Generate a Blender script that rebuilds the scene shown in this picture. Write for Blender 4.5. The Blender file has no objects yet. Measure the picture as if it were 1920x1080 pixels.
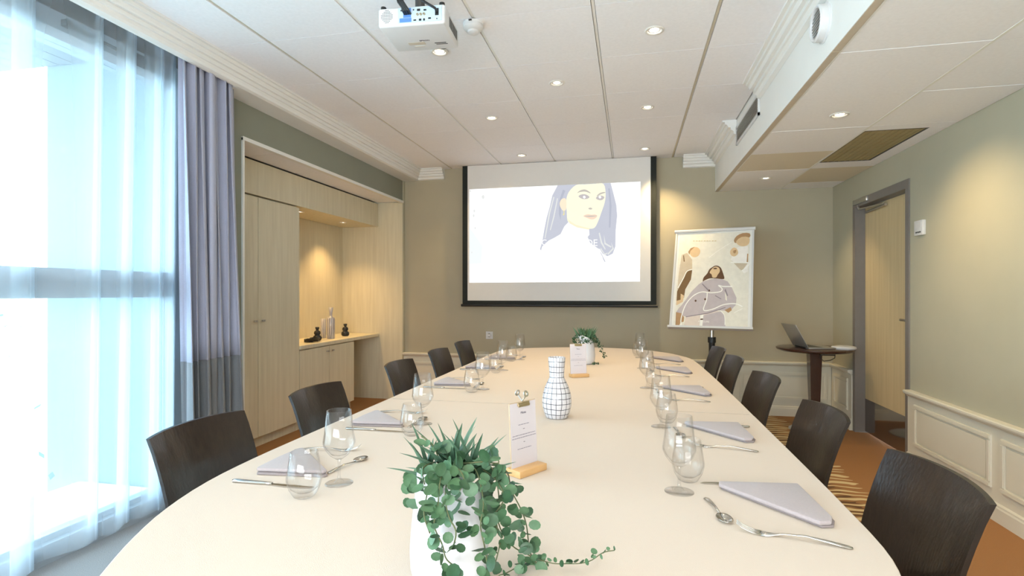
import bpy, bmesh, math, random
from mathutils import Vector, Matrix, Euler
PI = math.pi
random.seed(7)
S = bpy.context.scene
COL = S.collection
# ------------------------------------------------------------------ camera
FPX, HOR, VPX, CH = 1018.0, 549.0, 1182.5, 1.22
TT = (VPX-960)/FPX; CC = 1/math.sqrt(1+TT*TT); SS = TT*CC
cam = bpy.data.cameras.new('camera'); co = bpy.data.objects.new('camera', cam); COL.objects.link(co)
cam.sensor_width = 36; cam.lens = FPX/1920*36; cam.shift_y = (HOR-540)/1920
co.location = (0, 0, CH); co.rotation_euler = (PI/2, 0, math.atan(TT)); cam.clip_start = 0.02
S.camera = co
# ------------------------------------------------------------------ world, light, exposure
S.view_settings.view_transform = 'Standard'; S.view_settings.look = 'None'
S.view_settings.exposure = 0.15; S.view_settings.gamma = 1.0; S.view_settings.use_curve_mapping = False
W = bpy.data.worlds.new('sky'); S.world = W; W.use_nodes = True
nt = W.node_tree; nt.nodes.clear()
wo = nt.nodes.new('ShaderNodeOutputWorld'); wb = nt.nodes.new('ShaderNodeBackground')
wr = nt.nodes.new('ShaderNodeValToRGB'); wm = nt.nodes.new('ShaderNodeMapRange'); wx = nt.nodes.new('ShaderNodeSeparateXYZ'); wt = nt.nodes.new('ShaderNodeTexCoord')
wr.color_ramp.elements[0].color = (0.62, 0.72, 0.78, 1); wr.color_ramp.elements[1].color = (0.60, 0.82, 1.0, 1)
e = wr.color_ramp.elements.new(0.5); e.color = (0.78, 0.92, 1.0, 1)
wm.inputs[1].default_value = -1; wm.inputs[2].default_value = 1
nt.links.new(wt.outputs['Generated'], wx.inputs[0]); nt.links.new(wx.outputs['Z'], wm.inputs[0]); nt.links.new(wm.outputs[0], wr.inputs[0])
nt.links.new(wr.outputs[0], wb.inputs[0]); wb.inputs[1].default_value = 10.0; nt.links.new(wb.outputs[0], wo.inputs[0])
LAMP_W = 27.0      # each ceiling downlight
LAMP_COL = (1.0, 0.73, 0.38)
fl = bpy.data.lights.new('fill_light', 'AREA'); fl.shape = 'RECTANGLE'; fl.size = 2.6; fl.size_y = 1.2; fl.energy = 150; fl.color = (.96, .98, 1.0)  # soft fill light added behind the camera to brighten ceiling and room
fo = bpy.data.objects.new('fill_light', fl); COL.objects.link(fo); fo.location = (-.3, -1.75, 1.3); fo.rotation_euler = (PI-1.0, 0, 0)
S.cycles.transparent_max_bounces = 24
S.cycles.max_bounces = 10; S.cycles.diffuse_bounces = 6
pl = bpy.data.lights.new('window_portal', 'AREA'); pl.shape = 'RECTANGLE'; pl.size = 4.7; pl.size_y = 2.4; pl.cycles.is_portal = True
po = bpy.data.objects.new('window_portal', pl); COL.objects.link(po); po.location = (-2.66, 0.35, 1.25); po.rotation_euler = (0, -PI/2, 0); po.rotation_euler = Euler((PI/2, 0, -PI/2))

# ------------------------------------------------------------------ materials
def mat(name, col, rough=0.6, metal=0.0, noise=0.0, nscale=20.0, bump=0.0, bscale=200.0, stretch=(1, 1, 1), col2=None, coat=0.0, spec=0.5, trans=0.0, sheen=0.0, emit=None, estr=0.0):
    m = bpy.data.materials.new(name); m.use_nodes = True; n = m.node_tree; b = n.nodes['Principled BSDF']
    b.inputs['Base Color'].default_value = (*col, 1); b.inputs['Roughness'].default_value = rough; b.inputs['Metallic'].default_value = metal
    b.inputs['Coat Weight'].default_value = coat; b.inputs['Specular IOR Level'].default_value = spec
    b.inputs['Sheen Weight'].default_value = sheen
    if emit: b.inputs['Emission Color'].default_value = (*emit, 1); b.inputs['Emission Strength'].default_value = estr
    tc = n.nodes.new('ShaderNodeTexCoord'); mp = n.nodes.new('ShaderNodeMapping'); mp.inputs['Scale'].default_value = stretch
    n.links.new(tc.outputs['Object'], mp.inputs[0])
    if noise or col2:
        t = n.nodes.new('ShaderNodeTexNoise'); t.inputs['Scale'].default_value = nscale; t.inputs['Detail'].default_value = 6
        n.links.new(mp.outputs[0], t.inputs['Vector'])
        r = n.nodes.new('ShaderNodeValToRGB')
        c2 = col2 if col2 else tuple(max(0, c*(1-noise)) for c in col)
        c1 = col if col2 else tuple(min(1, c*(1+noise*.5)) for c in col)
        r.color_ramp.elements[0].color = (*c2, 1); r.color_ramp.elements[1].color = (*c1, 1)
        r.color_ramp.elements[0].position = .3; r.color_ramp.elements[1].position = .7
        n.links.new(t.outputs[0], r.inputs[0]); n.links.new(r.outputs[0], b.inputs['Base Color'])
    if bump:
        t = n.nodes.new('ShaderNodeTexNoise'); t.inputs['Scale'].default_value = bscale; t.inputs['Detail'].default_value = 3
        n.links.new(mp.outputs[0], t.inputs['Vector'])
        bp = n.nodes.new('ShaderNodeBump'); bp.inputs['Strength'].default_value = bump; bp.inputs['Distance'].default_value = .002
        n.links.new(t.outputs[0], bp.inputs['Height']); n.links.new(bp.outputs[0], b.inputs['Normal'])
    return m
M = {}
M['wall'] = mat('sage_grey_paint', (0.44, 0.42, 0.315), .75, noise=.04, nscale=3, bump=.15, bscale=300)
M['wleft'] = mat('shaded_sage_paint', (0.26, 0.27, 0.215), .75, noise=.04, nscale=3, bump=.15, bscale=300)  # same sage paint with the left wall's shade put into the colour
M['back'] = mat('taupe_paint', (0.43, 0.39, 0.285), .75, noise=.04, nscale=3, bump=.15, bscale=300)
M['wains'] = mat('greige_panel_paint', (0.70, 0.67, 0.56), .45, noise=.03, nscale=4)
M['tile'] = mat('ceiling_tile_white', (0.87, 0.87, 0.89), .9, noise=.03, nscale=60, bump=.3, bscale=500)
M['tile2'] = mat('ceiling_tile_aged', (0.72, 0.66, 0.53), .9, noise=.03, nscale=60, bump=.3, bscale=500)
M['grid'] = mat('ceiling_grid_white', (0.80, 0.80, 0.76), .5, noise=.03)
M['grid2'] = mat('ceiling_grid_beige', (0.58, 0.54, 0.43), .6, noise=.03)
M['gap'] = mat('ceiling_void_grey', (0.30, 0.29, 0.27), .9, noise=.1)
M['white'] = mat('white_plaster', (0.80, 0.80, 0.77), .55, noise=.02, nscale=5)
M['strip'] = mat('beige_strip', (0.55, 0.48, 0.38), .6, noise=.05)
M['oak'] = mat('pale_oak_laminate', (0.70, 0.65, 0.49), .45, col2=(0.62, 0.57, 0.42), nscale=6, stretch=(6, 6, .35), bump=.05)
M['oakdoor'] = mat('pale_oak_door', (0.66, 0.53, 0.31), .5, col2=(0.58, 0.46, 0.26), nscale=5, stretch=(6, 6, .3), bump=.05)
M['frame'] = mat('mauve_grey_door_frame', (0.20, 0.18, 0.165), .5, noise=.04)
M['kick'] = mat('dark_mirror_kick_plate', (0.30, 0.27, 0.25), .08, metal=.9, noise=.05, nscale=3)
M['wenge'] = mat('dark_stained_oak', (0.026, 0.016, 0.012), .30, col2=(0.015, 0.009, 0.007), nscale=14, stretch=(5, 5, .45), bump=.5, bscale=30, coat=.25)
M['wengeedge'] = mat('dark_stained_edge', (0.018, 0.012, 0.010), .3, noise=.2)
M['mahog'] = mat('dark_mahogany', (0.060, 0.022, 0.014), .25, noise=.3, nscale=12, stretch=(1, 1, .2), coat=.3)
M['steel'] = mat('brushed_steel', (0.55, 0.54, 0.52), .28, metal=1, noise=.05, nscale=40)
M['cutlery'] = mat('polished_cutlery', (0.62, 0.60, 0.56), .16, metal=1, noise=.03, nscale=30)
M['brass'] = mat('antique_brass', (0.55, 0.45, 0.28), .3, metal=1, noise=.1, nscale=40)
M['black'] = mat('satin_black', (0.012, 0.013, 0.013), .4, noise=.2)
M['blackcloth'] = mat('screen_black_border', (0.010, 0.014, 0.012), .8, noise=.2)
M['darkgrey'] = mat('dark_grey', (0.06, 0.058, 0.055), .6, noise=.1)
M['recess'] = mat('shaded_recess_brown', (0.035, 0.032, 0.026), .8, noise=.1)  # wall and recess above the window, their shadow painted in as dark brown
M['alu'] = mat('grey_window_frame', (0.34, 0.38, 0.42), .45, noise=.03)
M['whiteplastic'] = mat('white_plastic', (0.66, 0.66, 0.66), .35, noise=.02)
M['blueplastic'] = mat('blue_port_label', (0.10, 0.25, 0.62), .4, noise=.05)
M['paleblue'] = mat('pale_port_plate', (0.52, 0.66, 0.78), .4, noise=.03)
M['napkin'] = mat('mauve_grey_linen', (0.37, 0.32, 0.325), .85, noise=.06, nscale=200, bump=.4, bscale=900, sheen=.3)
M['napkin_shaded'] = mat('mauve_grey_linen_shaded', (0.26, 0.22, 0.22), .85, noise=.06, nscale=200, bump=.4, bscale=900)  # napkin linen darkened in colour to give the shade under the top fold
M['ceramic'] = mat('glossy_white_ceramic', (0.66, 0.67, 0.72), .18, noise=.01, coat=.4)
M['beech'] = mat('beech_wood', (0.68, 0.42, 0.19), .45, col2=(0.58, 0.34, 0.14), nscale=14, stretch=(1, 4, 4))
M['clip_board'] = mat('thin_oak_board', (0.55, 0.42, 0.28), .5, noise=.1)
M['paper'] = mat('menu_paper', (0.62, 0.58, 0.62), .7, noise=.01)
M['ink'] = mat('grey_ink', (0.28, 0.26, 0.32), .8, noise=.05)
M['inkdark'] = mat('dark_ink', (0.08, 0.07, 0.10), .8, noise=.05)
M['leaf'] = mat('eucalyptus_leaf_green', (0.040, 0.105, 0.042), .5, col2=(0.085, 0.18, 0.09), nscale=45, bump=.2)
M['leafd'] = mat('dark_leaf_green', (0.020, 0.060, 0.026), .45, col2=(0.04, 0.10, 0.045), nscale=45, bump=.2)
M['leafp'] = mat('pale_leaf_green', (0.13, 0.24, 0.14), .55, col2=(0.08, 0.17, 0.09), nscale=45, bump=.2)
M['agave'] = mat('succulent_blade_green', (0.11, 0.21, 0.14), .45, col2=(0.045, 0.11, 0.065), nscale=22, stretch=(1, 1, .4))
M['stem'] = mat('brown_green_stem', (0.10, 0.12, 0.05), .6, noise=.2)
M['soil'] = mat('dark_moss', (0.05, 0.07, 0.03), .9, noise=.3)
M['curt_up'] = mat('lavender_curtain_cloth', (0.37, 0.39, 0.50), .85, noise=.05, nscale=150, bump=.3, bscale=700, sheen=.3)
M['curt_low'] = mat('slate_curtain_cloth', (0.16, 0.17, 0.185), .85, noise=.06, nscale=150, bump=.3, bscale=700, sheen=.3)
M['lamp'] = mat('lamp_glow', (1, .95, .8), .5, emit=(1.0, .88, .66), estr=14.0)
M['lampring'] = mat('lamp_trim_white', (0.75, 0.73, 0.68), .35, noise=.02)
M['ochre'] = mat('ochre_filter_mesh', (0.42, 0.34, 0.17), .8, col2=(0.30, 0.24, 0.11), nscale=12, stretch=(.5, 12, 1))
M['plank'] = mat('balcony_soffit_plank', (0.22, 0.24, 0.27), .7, noise=.06)
M['concrete'] = mat('pale_ledge_stone', (0.82, 0.82, 0.82), .8, noise=.04, bump=.2)
M['finwall'] = mat('pale_render', (0.22, 0.29, 0.36), .8, noise=.05, nscale=2)
M['ground'] = mat('outside_ground', (0.45, 0.50, 0.46), .9, noise=.2, nscale=3)
M['hedge'] = mat('pale_hedge_leaf', (0.30, 0.42, 0.30), .7, noise=.3, nscale=8)
M['silver'] = mat('laptop_aluminium', (0.42, 0.41, 0.38), .35, metal=.6, noise=.02)
M['boardwhite'] = mat('whiteboard_enamel', (0.83, 0.82, 0.78), .3, noise=.01)

def glass(name, tint=(1, 1, 1), ior=1.45, base=.0):
    m = bpy.data.materials.new(name); m.use_nodes = True; n = m.node_tree; n.nodes.clear()
    o = n.nodes.new('ShaderNodeOutputMaterial'); mx = n.nodes.new('ShaderNodeMixShader'); tr = n.nodes.new('ShaderNodeBsdfTransparent'); gl = n.nodes.new('ShaderNodeBsdfGlossy')
    lw = n.nodes.new('ShaderNodeLayerWeight'); lw.inputs['Blend'].default_value = .35
    r = n.nodes.new('ShaderNodeValToRGB'); r.color_ramp.elements[0].color = (*[.97*t for t in tint], 1); r.color_ramp.elements[1].color = (*[.87*t for t in tint], 1); r.color_ramp.elements[0].position = .45; r.color_ramp.elements[1].position = 1.0
    fr = n.nodes.new('ShaderNodeMapRange'); pw = n.nodes.new('ShaderNodeMath'); pw.operation = 'POWER'; pw.inputs[1].default_value = 4.0
    n.links.new(lw.outputs['Facing'], r.inputs[0]); n.links.new(r.outputs[0], tr.inputs[0])
    lw2 = n.nodes.new('ShaderNodeLayerWeight'); lw2.inputs['Blend'].default_value = .5
    n.links.new(lw2.outputs['Facing'], pw.inputs[0]); n.links.new(pw.outputs[0], fr.inputs[0]); fr.inputs[3].default_value = .035; fr.inputs[4].default_value = .75
    gl.inputs['Roughness'].default_value = .03
    n.links.new(fr.outputs[0], mx.inputs[0]); n.links.new(tr.outputs[0], mx.inputs[1]); n.links.new(gl.outputs[0], mx.inputs[2]); n.links.new(mx.outputs[0], o.inputs[0])
    return m
M['glass'] = glass('clear_table_glass'); M['pane'] = glass('window_glass', (.93, .985, 1.0))

def sheer_mat():
    m = bpy.data.materials.new('sheer_voile'); m.use_nodes = True; n = m.node_tree; n.nodes.clear()
    o = n.nodes.new('ShaderNodeOutputMaterial'); mx = n.nodes.new('ShaderNodeMixShader'); tr = n.nodes.new('ShaderNodeBsdfTransparent')
    m2 = n.nodes.new('ShaderNodeMixShader'); tl = n.nodes.new('ShaderNodeBsdfTranslucent'); df = n.nodes.new('ShaderNodeBsdfDiffuse')
    tr.inputs[0].default_value = (.93, .98, 1, 1); tl.inputs[0].default_value = (.84, .90, .96, 1); df.inputs[0].default_value = (.80, .86, .93, 1)
    lw = n.nodes.new('ShaderNodeLayerWeight'); lw.inputs['Blend'].default_value = .3
    mr = n.nodes.new('ShaderNodeMapRange'); mr.inputs[3].default_value = .22; mr.inputs[4].default_value = .85
    n.links.new(lw.outputs['Facing'], mr.inputs[0])
    m2.inputs[0].default_value = .5
    n.links.new(tl.outputs[0], m2.inputs[1]); n.links.new(df.outputs[0], m2.inputs[2])
    n.links.new(mr.outputs[0], mx.inputs[0]); n.links.new(tr.outputs[0], mx.inputs[1]); n.links.new(m2.outputs[0], mx.inputs[2]); n.links.new(mx.outputs[0], o.inputs[0])
    return m
M['sheer'] = sheer_mat()

def cloth_mat():
    m = mat('cream_tablecloth_felt', (0.625, 0.54, 0.455), .9, noise=.015, nscale=2.5, bump=.25, bscale=600)
    return m
M['cloth'] = cloth_mat()

def carpet_mat():
    m = bpy.data.materials.new('flame_pattern_carpet'); m.use_nodes = True; n = m.node_tree; b = n.nodes['Principled BSDF']; b.inputs['Roughness'].default_value = .95
    L = n.links.new
    tc = n.nodes.new('ShaderNodeTexCoord'); sp = n.nodes.new('ShaderNodeSeparateXYZ'); L(tc.outputs['Object'], sp.inputs[0])
    no = n.nodes.new('ShaderNodeTexNoise'); no.inputs['Scale'].default_value = 6; L(tc.outputs['Object'], no.inputs['Vector'])
    mp = n.nodes.new('ShaderNodeMapping'); mp.inputs['Scale'].default_value = (.45, 1, 1); L(tc.outputs['Object'], mp.inputs[0])
    wv = n.nodes.new('ShaderNodeTexWave'); wv.bands_direction = 'Y'; wv.inputs['Scale'].default_value = 4.2; wv.inputs['Distortion'].default_value = 5.5; wv.inputs['Detail'].default_value = 1.5; wv.inputs['Detail Scale'].default_value = 2.2
    L(mp.outputs[0], wv.inputs['Vector'])
    r = n.nodes.new('ShaderNodeValToRGB'); cr = r.color_ramp; cr.elements[0].position = 0; cr.elements[0].color = (.10, .045, .018, 1); cr.elements[1].position = 1; cr.elements[1].color = (.66, .52, .28, 1)
    q = cr.elements.new(.40); q.color = (.30, .15, .055, 1); q = cr.elements.new(.62); q.color = (.33, .17, .06, 1); q = cr.elements.new(.74); q.color = (.62, .48, .26, 1)
    L(wv.outputs[0], r.inputs[0])
    def math_(op, a, bb):
        k = n.nodes.new('ShaderNodeMath'); k.operation = op
        for i, v in enumerate((a, bb)):
            if isinstance(v, (int, float)): k.inputs[i].default_value = v
            else: L(v, k.inputs[i])
        return k.outputs[0]
    # ragged edge of the flame border beside the table
    e1 = math_('MULTIPLY', wv.outputs[0], .16); xe = math_('SUBTRACT', sp.outputs['X'], e1); n2 = math_('MULTIPLY', no.outputs[0], .25); xe = math_('SUBTRACT', xe, n2)
    m1 = math_('LESS_THAN', xe, 1.13); m2 = math_('GREATER_THAN', sp.outputs['X'], .55); mk = math_('MULTIPLY', m1, m2)
    mx = n.nodes.new('ShaderNodeMix'); mx.data_type = 'RGBA'; L(mk, mx.inputs['Factor'])
    base = n.nodes.new('ShaderNodeValToRGB'); base.color_ramp.elements[0].color = (.29, .135, .045, 1); base.color_ramp.elements[1].color = (.38, .18, .062, 1)
    n3 = n.nodes.new('ShaderNodeTexNoise'); n3.inputs['Scale'].default_value = 250; n3.inputs['Detail'].default_value = 2; L(tc.outputs['Object'], n3.inputs['Vector']); L(n3.outputs[0], base.inputs[0])
    L(base.outputs[0], mx.inputs['A']); L(r.outputs[0], mx.inputs['B'])
    # grey border by the window
    m3 = math_('LESS_THAN', sp.outputs['X'], -1.35); m4 = math_('LESS_THAN', sp.outputs['Y'], 2.75); mg = math_('MULTIPLY', m3, m4)
    gr = n.nodes.new('ShaderNodeValToRGB'); gr.color_ramp.elements[0].color = (.20, .20, .20, 1); gr.color_ramp.elements[1].color = (.36, .36, .36, 1); L(n3.outputs[0], gr.inputs[0])
    my = n.nodes.new('ShaderNodeMix'); my.data_type = 'RGBA'; L(mg, my.inputs['Factor']); L(mx.outputs['Result'], my.inputs['A']); L(gr.outputs[0], my.inputs['B'])
    L(my.outputs['Result'], b.inputs['Base Color'])
    bp = n.nodes.new('ShaderNodeBump'); bp.inputs['Strength'].default_value = .5; bp.inputs['Distance'].default_value = .003; L(n3.outputs[0], bp.inputs['Height']); L(bp.outputs[0], b.inputs['Normal'])
    return m
M['carpet'] = carpet_mat()

def lathe_pattern(name, kind):
    """white glaze with printed lines: 'grid' (thin wobbly grid) or 'stripe' (vertical stripes), in angle / height"""
    m = mat(name, (0.88, 0.87, 0.88), .25, coat=.3); n = m.node_tree; b = n.nodes['Principled BSDF']; L = n.links.new
    tc = n.nodes.new('ShaderNodeTexCoord'); sp = n.nodes.new('ShaderNodeSeparateXYZ'); no = n.nodes.new('ShaderNodeTexNoise'); no.inputs['Scale'].default_value = 14
    L(tc.outputs['Object'], no.inputs['Vector']); L(tc.outputs['Object'], sp.inputs[0])
    def mth(op, a, bb=0.0):
        k = n.nodes.new('ShaderNodeMath'); k.operation = op
        for i, v in enumerate((a, bb)):
            if isinstance(v, (int, float)): k.inputs[i].default_value = v
            else: L(v, k.inputs[i])
        return k.outputs[0]
    ang = mth('ARCTAN2', sp.outputs['Y'], sp.outputs['X']); wob = mth('MULTIPLY', mth('SUBTRACT', no.outputs[0], .5), .5 if kind == 'grid' else .35)
    nn = 17 if kind == 'grid' else 13
    a = mth('ABSOLUTE', mth('SUBTRACT', mth('FRACT', mth('ADD', mth('MULTIPLY', ang, nn/(2*PI)), wob)), .5))
    line = mth('GREATER_THAN', a, .445 if kind == 'grid' else .33)
    if kind == 'grid':
        h = mth('ABSOLUTE', mth('SUBTRACT', mth('FRACT', mth('ADD', mth('MULTIPLY', sp.outputs['Z'], 52.0), wob)), .5))
        line = mth('MAXIMUM', line, mth('GREATER_THAN', h, .445))
    mx = n.nodes.new('ShaderNodeMix'); mx.data_type = 'RGBA'; L(line, mx.inputs['Factor']); mx.inputs['A'].default_value = (.60, .59, .62, 1); mx.inputs['B'].default_value = (.045, .045, .06, 1)
    L(mx.outputs['Result'], b.inputs['Base Color'])
    return m
M['gridvase'] = lathe_pattern('white_glaze_black_grid', 'grid'); M['stripevase'] = lathe_pattern('white_glaze_dark_stripes', 'stripe')

# ------------------------------------------------------------------ mesh helpers
class MB:
    def __init__(s): s.b = bmesh.new()
    def box(s, x0, x1, y0, y1, z0, z1, mtx=None):
        v = [s.b.verts.new((x, y, z)) for x in (x0, x1) for y in (y0, y1) for z in (z0, z1)]
        for f in ((0, 1, 3, 2), (4, 6, 7, 5), (0, 4, 5, 1), (2, 3, 7, 6), (0, 2, 6, 4), (1, 5, 7, 3)): s.b.faces.new([v[i] for i in f])
        if mtx is not None: bmesh.ops.transform(s.b, matrix=mtx, verts=v)
        return s
    def prism(s, pts, z0, z1, mtx=None):
        a = [s.b.verts.new((x, y, z0)) for x, y in pts]; c = [s.b.verts.new((x, y, z1)) for x, y in pts]; n = len(pts)
        s.b.faces.new(a[::-1]); s.b.faces.new(c)
        for i in range(n): s.b.faces.new((a[i], a[(i+1) % n], c[(i+1) % n], c[i]))
        if mtx is not None: bmesh.ops.transform(s.b, matrix=mtx, verts=a+c)
        return s
    def lathe(s, prof, seg=32, mtx=None, close=False):
        rings = []; allv = []
        for r, z in prof:
            if r < 1e-6: ring = [s.b.verts.new((0, 0, z))]
            else: ring = [s.b.verts.new((r*math.cos(2*PI*i/seg), r*math.sin(2*PI*i/seg), z)) for i in range(seg)]
            rings.append(ring); allv += ring
        for a, c in zip(rings, rings[1:]):
            for i in range(seg):
                j = (i+1) % seg
                if len(a) == 1 and len(c) == 1: continue
                if len(a) == 1: s.b.faces.new((a[0], c[i], c[j]))
                elif len(c) == 1: s.b.faces.new((a[i], a[j], c[0]))
                else: s.b.faces.new((a[i], a[j], c[j], c[i]))
        if mtx is not None: bmesh.ops.transform(s.b, matrix=mtx, verts=allv)
        return s
    def tube(s, pts, rad, seg=8, cap=True):
        pts = [Vector(p) for p in pts]; rings = []
        up = Vector((0, 0, 1)); prev = None
        for i, p in enumerate(pts):
            t = (pts[min(i+1, len(pts)-1)]-pts[max(i-1, 0)]).normalized()
            if prev is None: a = t.cross(up if abs(t.z) < .9 else Vector((1, 0, 0))).normalized()
            else: a = (prev-t*prev.dot(t)).normalized()
            prev = a; c = t.cross(a); r = rad[i] if isinstance(rad, (list, tuple)) else rad
            rings.append([s.b.verts.new(p+(a*math.cos(2*PI*k/seg)+c*math.sin(2*PI*k/seg))*r) for k in range(seg)])
        for a, c in zip(rings, rings[1:]):
            for k in range(seg): s.b.faces.new((a[k], a[(k+1) % seg], c[(k+1) % seg], c[k]))
        if cap: s.b.faces.new(rings[0][::-1]); s.b.faces.new(rings[-1])
        return s
    def grid(s, rows):
        vs = [[s.b.verts.new(p) for p in r] for r in rows]
        for a, c in zip(vs, vs[1:]):
            for i in range(len(a)-1): s.b.faces.new((a[i], a[i+1], c[i+1], c[i]))
        return s
    def bevel(s, w, seg=2):
        bmesh.ops.remove_doubles(s.b, verts=s.b.verts, dist=1e-6)
        bmesh.ops.recalc_face_normals(s.b, faces=s.b.faces)
        ed = [e for e in s.b.edges if e.is_manifold and e.calc_face_angle(0) > .5]
        bmesh.ops.bevel(s.b, geom=ed, offset=w, segments=seg, profile=.5, affect='EDGES', clamp_overlap=True)
        return s
    def xf(s, mtx): bmesh.ops.transform(s.b, matrix=mtx, verts=s.b.verts); return s
    def mesh(s, name, m, smooth=False):
        bmesh.ops.recalc_face_normals(s.b, faces=s.b.faces)
        me = bpy.data.meshes.new(name); s.b.to_mesh(me); s.b.free()
        me.materials.append(M[m] if isinstance(m, str) else m)
        if smooth:
            for p in me.polygons: p.use_smooth = True
            if smooth == 'auto':
                me.set_sharp_from_angle(angle=.6)
        return me
    def obj(s, name, m, parent=None, smooth=False, kind=None, label=None):
        return link(name, s.mesh(name, m, smooth), parent, kind, label)
def link(name, me, parent=None, kind=None, label=None, loc=None, rot=None):
    o = bpy.data.objects.new(name, me); COL.objects.link(o)
    if parent is not None: o.parent = parent
    if kind: o['kind'] = kind
    if label: o['label'] = label
    if loc: o.location = loc
    if rot: o.rotation_euler = rot
    return o
def tag(o, label, cat, group=None):
    o['label'] = label; o['category'] = cat
    if group: o['group'] = group
    return o
def thing(name, label, cat, loc=(0, 0, 0), rotz=0.0, group=None):
    o = bpy.data.objects.new(name, None); COL.objects.link(o); o.location = loc; o.rotation_euler = (0, 0, rotz); o.empty_display_size = .05
    return tag(o, label, cat, group)
def dup(root, label=None, loc=None, rotz=None, parent=None):
    c = root.copy(); COL.objects.link(c)
    if parent: c.parent = parent
    if loc is not None: c.location = loc
    if rotz is not None: c.rotation_euler = (0, 0, rotz)
    if label: c['label'] = label
    for ch in list(root.children): dup(ch, parent=c)
    return c
def Tm(x, y, z): return Matrix.Translation((x, y, z))
def Rm(a, ax): return Matrix.Rotation(a, 4, ax)
def unray(x, y): 
    u = (x-960)/FPX; return Vector((CC*u-SS, SS*u+CC, (HOR-y)/FPX))
def at_d(x, y, d): r = unray(x, y); return Vector((0, 0, CH))+r*d
def at_z(x, y, z): r = unray(x, y); return Vector((0, 0, CH))+r*((z-CH)/r.z)
def text(s, size, m, parent, mtx, name='lettering', ext=.0003):
    cu = bpy.data.curves.new(name, 'FONT'); cu.body = s; cu.size = size; cu.align_x = 'CENTER'; cu.align_y = 'CENTER'; cu.extrude = ext
    cu.materials.append(M[m]); tmp = bpy.data.objects.new(name, cu); COL.objects.link(tmp)
    me = bpy.data.meshes.new_from_object(tmp.evaluated_get(bpy.context.evaluated_depsgraph_get())); bpy.data.objects.remove(tmp)
    o = bpy.data.objects.new(name, me); COL.objects.link(o); o.parent = parent; o.matrix_local = mtx; o['kind'] = 'stuff'; return o

# ------------------------------------------------------------------ the room shell
XL, XR, YB, YF, ZC, ZL = -2.55, 1.93, 5.85, -2.0, 2.62, 2.25
st = lambda mb, n, m, p=None, **k: mb.obj(n, m, p, kind=None if p else 'structure', **k)
st(MB().box(-2.69, 2.35, YF-.1, YB+.15, -.08, 0).box(-3.45, -2.69, 3.0, YB+.15, -.08, 0), 'floor', 'carpet')
wall_back = st(MB().box(-3.45, 2.2, YB, YB+.12, 0, 2.85), 'wall_back', 'back')
wall_front = st(MB().box(-3.0, 2.2, YF-.12, YF, 0, 2.85), 'wall_front', 'wall')
D0, D1, DZ = 4.35, 5.34, 2.03
wall_right = st(MB().box(XR, XR+.14, YF, D0, 0, 2.85).box(XR, XR+.14, D1, YB, 0, 2.85).box(XR, XR+.14, D0, D1, DZ, 2.85), 'wall_right', 'wall')
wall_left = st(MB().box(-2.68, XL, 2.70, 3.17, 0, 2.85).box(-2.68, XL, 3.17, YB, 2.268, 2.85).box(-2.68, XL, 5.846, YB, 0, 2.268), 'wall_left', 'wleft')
st(MB().box(-3.45, -3.36, 3.0, YB, 0, 2.85).box(-3.45, -2.68, 2.98, 3.10, 0, 2.85), 'wall_niche', 'wall')
# window head fascia + recess above the curtains
st(MB().box(-2.72, -2.60, YF, 2.70, 2.52, 2.85), 'trim_1', 'recess')
st(MB().box(-2.60, -2.30, YF, 2.93, 2.76, 2.80).box(-2.60, -2.402, 2.922, 2.928, 2.51, 2.80), 'trim_2', 'recess')
# main ceiling: void slab, runners, tiles
ceil = st(MB().box(-2.34, .84, YF, YB, ZC+.022, ZC+.06), 'ceiling', 'gap')
tx = [-2.34, -1.975, -1.378, -.783, -.180, .424, .84]
ty = [YF] + [2.668+.605*k for k in range(-7, 6)] + [YB]
gm = MB().box(0, 1, 0, 1, 0, 1).mesh('ceiling_tile', 'tile')
def tile_piece(x0, x1, y0, y1, z, m, parent, gx=.010, gy=.0022):
    b = MB().box(x0+gx, x1-gx, y0+gy, y1-gy, z, z+.014)
    return b.obj('ceiling_tile', m, parent)
for i in range(len(tx)-1):
    for j in range(len(ty)-1):
        tile_piece(tx[i], tx[i+1], ty[j], ty[j+1], ZC+.001*((i*7+j*3) % 3), 'tile', ceil)
for x, m in zip(tx[1:-1], ('grid2', 'grid', 'grid', 'grid', 'grid2')):
    MB().box(x-.007, x+.007, YF, YB, ZC+.006, ZC+.02).obj('ceiling_runner', m, ceil)
# low ceiling over the door side
lowc = st(MB().box(.874, XR, YF, YB, ZL+.02, ZL+.06), 'ceiling_low', 'gap')
lx = [.878, 1.45, XR]; ly = [YF, -1.64, -1.05, -.45, .15, .75, 1.36, 1.97, 2.58, 3.16, 3.755, 4.345, 4.93, 5.55, YB]
for i in range(2):
    for j in range(len(ly)-1):
        y0, y1 = ly[j], ly[j+1]
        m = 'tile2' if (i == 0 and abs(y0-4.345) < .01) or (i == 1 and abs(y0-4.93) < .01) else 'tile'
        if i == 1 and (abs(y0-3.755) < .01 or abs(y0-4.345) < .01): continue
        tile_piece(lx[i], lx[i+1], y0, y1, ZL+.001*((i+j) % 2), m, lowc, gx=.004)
tile_piece(1.45, XR, 3.755, 3.86, ZL, 'tile', lowc, gx=.004); tile_piece(1.45, XR, 4.72, 4.93, ZL, 'tile', lowc, gx=.004); tile_piece(1.82, XR, 3.86, 4.72, ZL, 'tile', lowc, gx=.002)
MB().box(1.443, 1.457, YF, YB, ZL-.001, ZL+.010).obj('ceiling_runner', 'grid', lowc)
MB().box(.872, .880, YF, YB, ZL-.001, ZL+.008).obj('edge_runner', 'grid', lowc)
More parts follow.
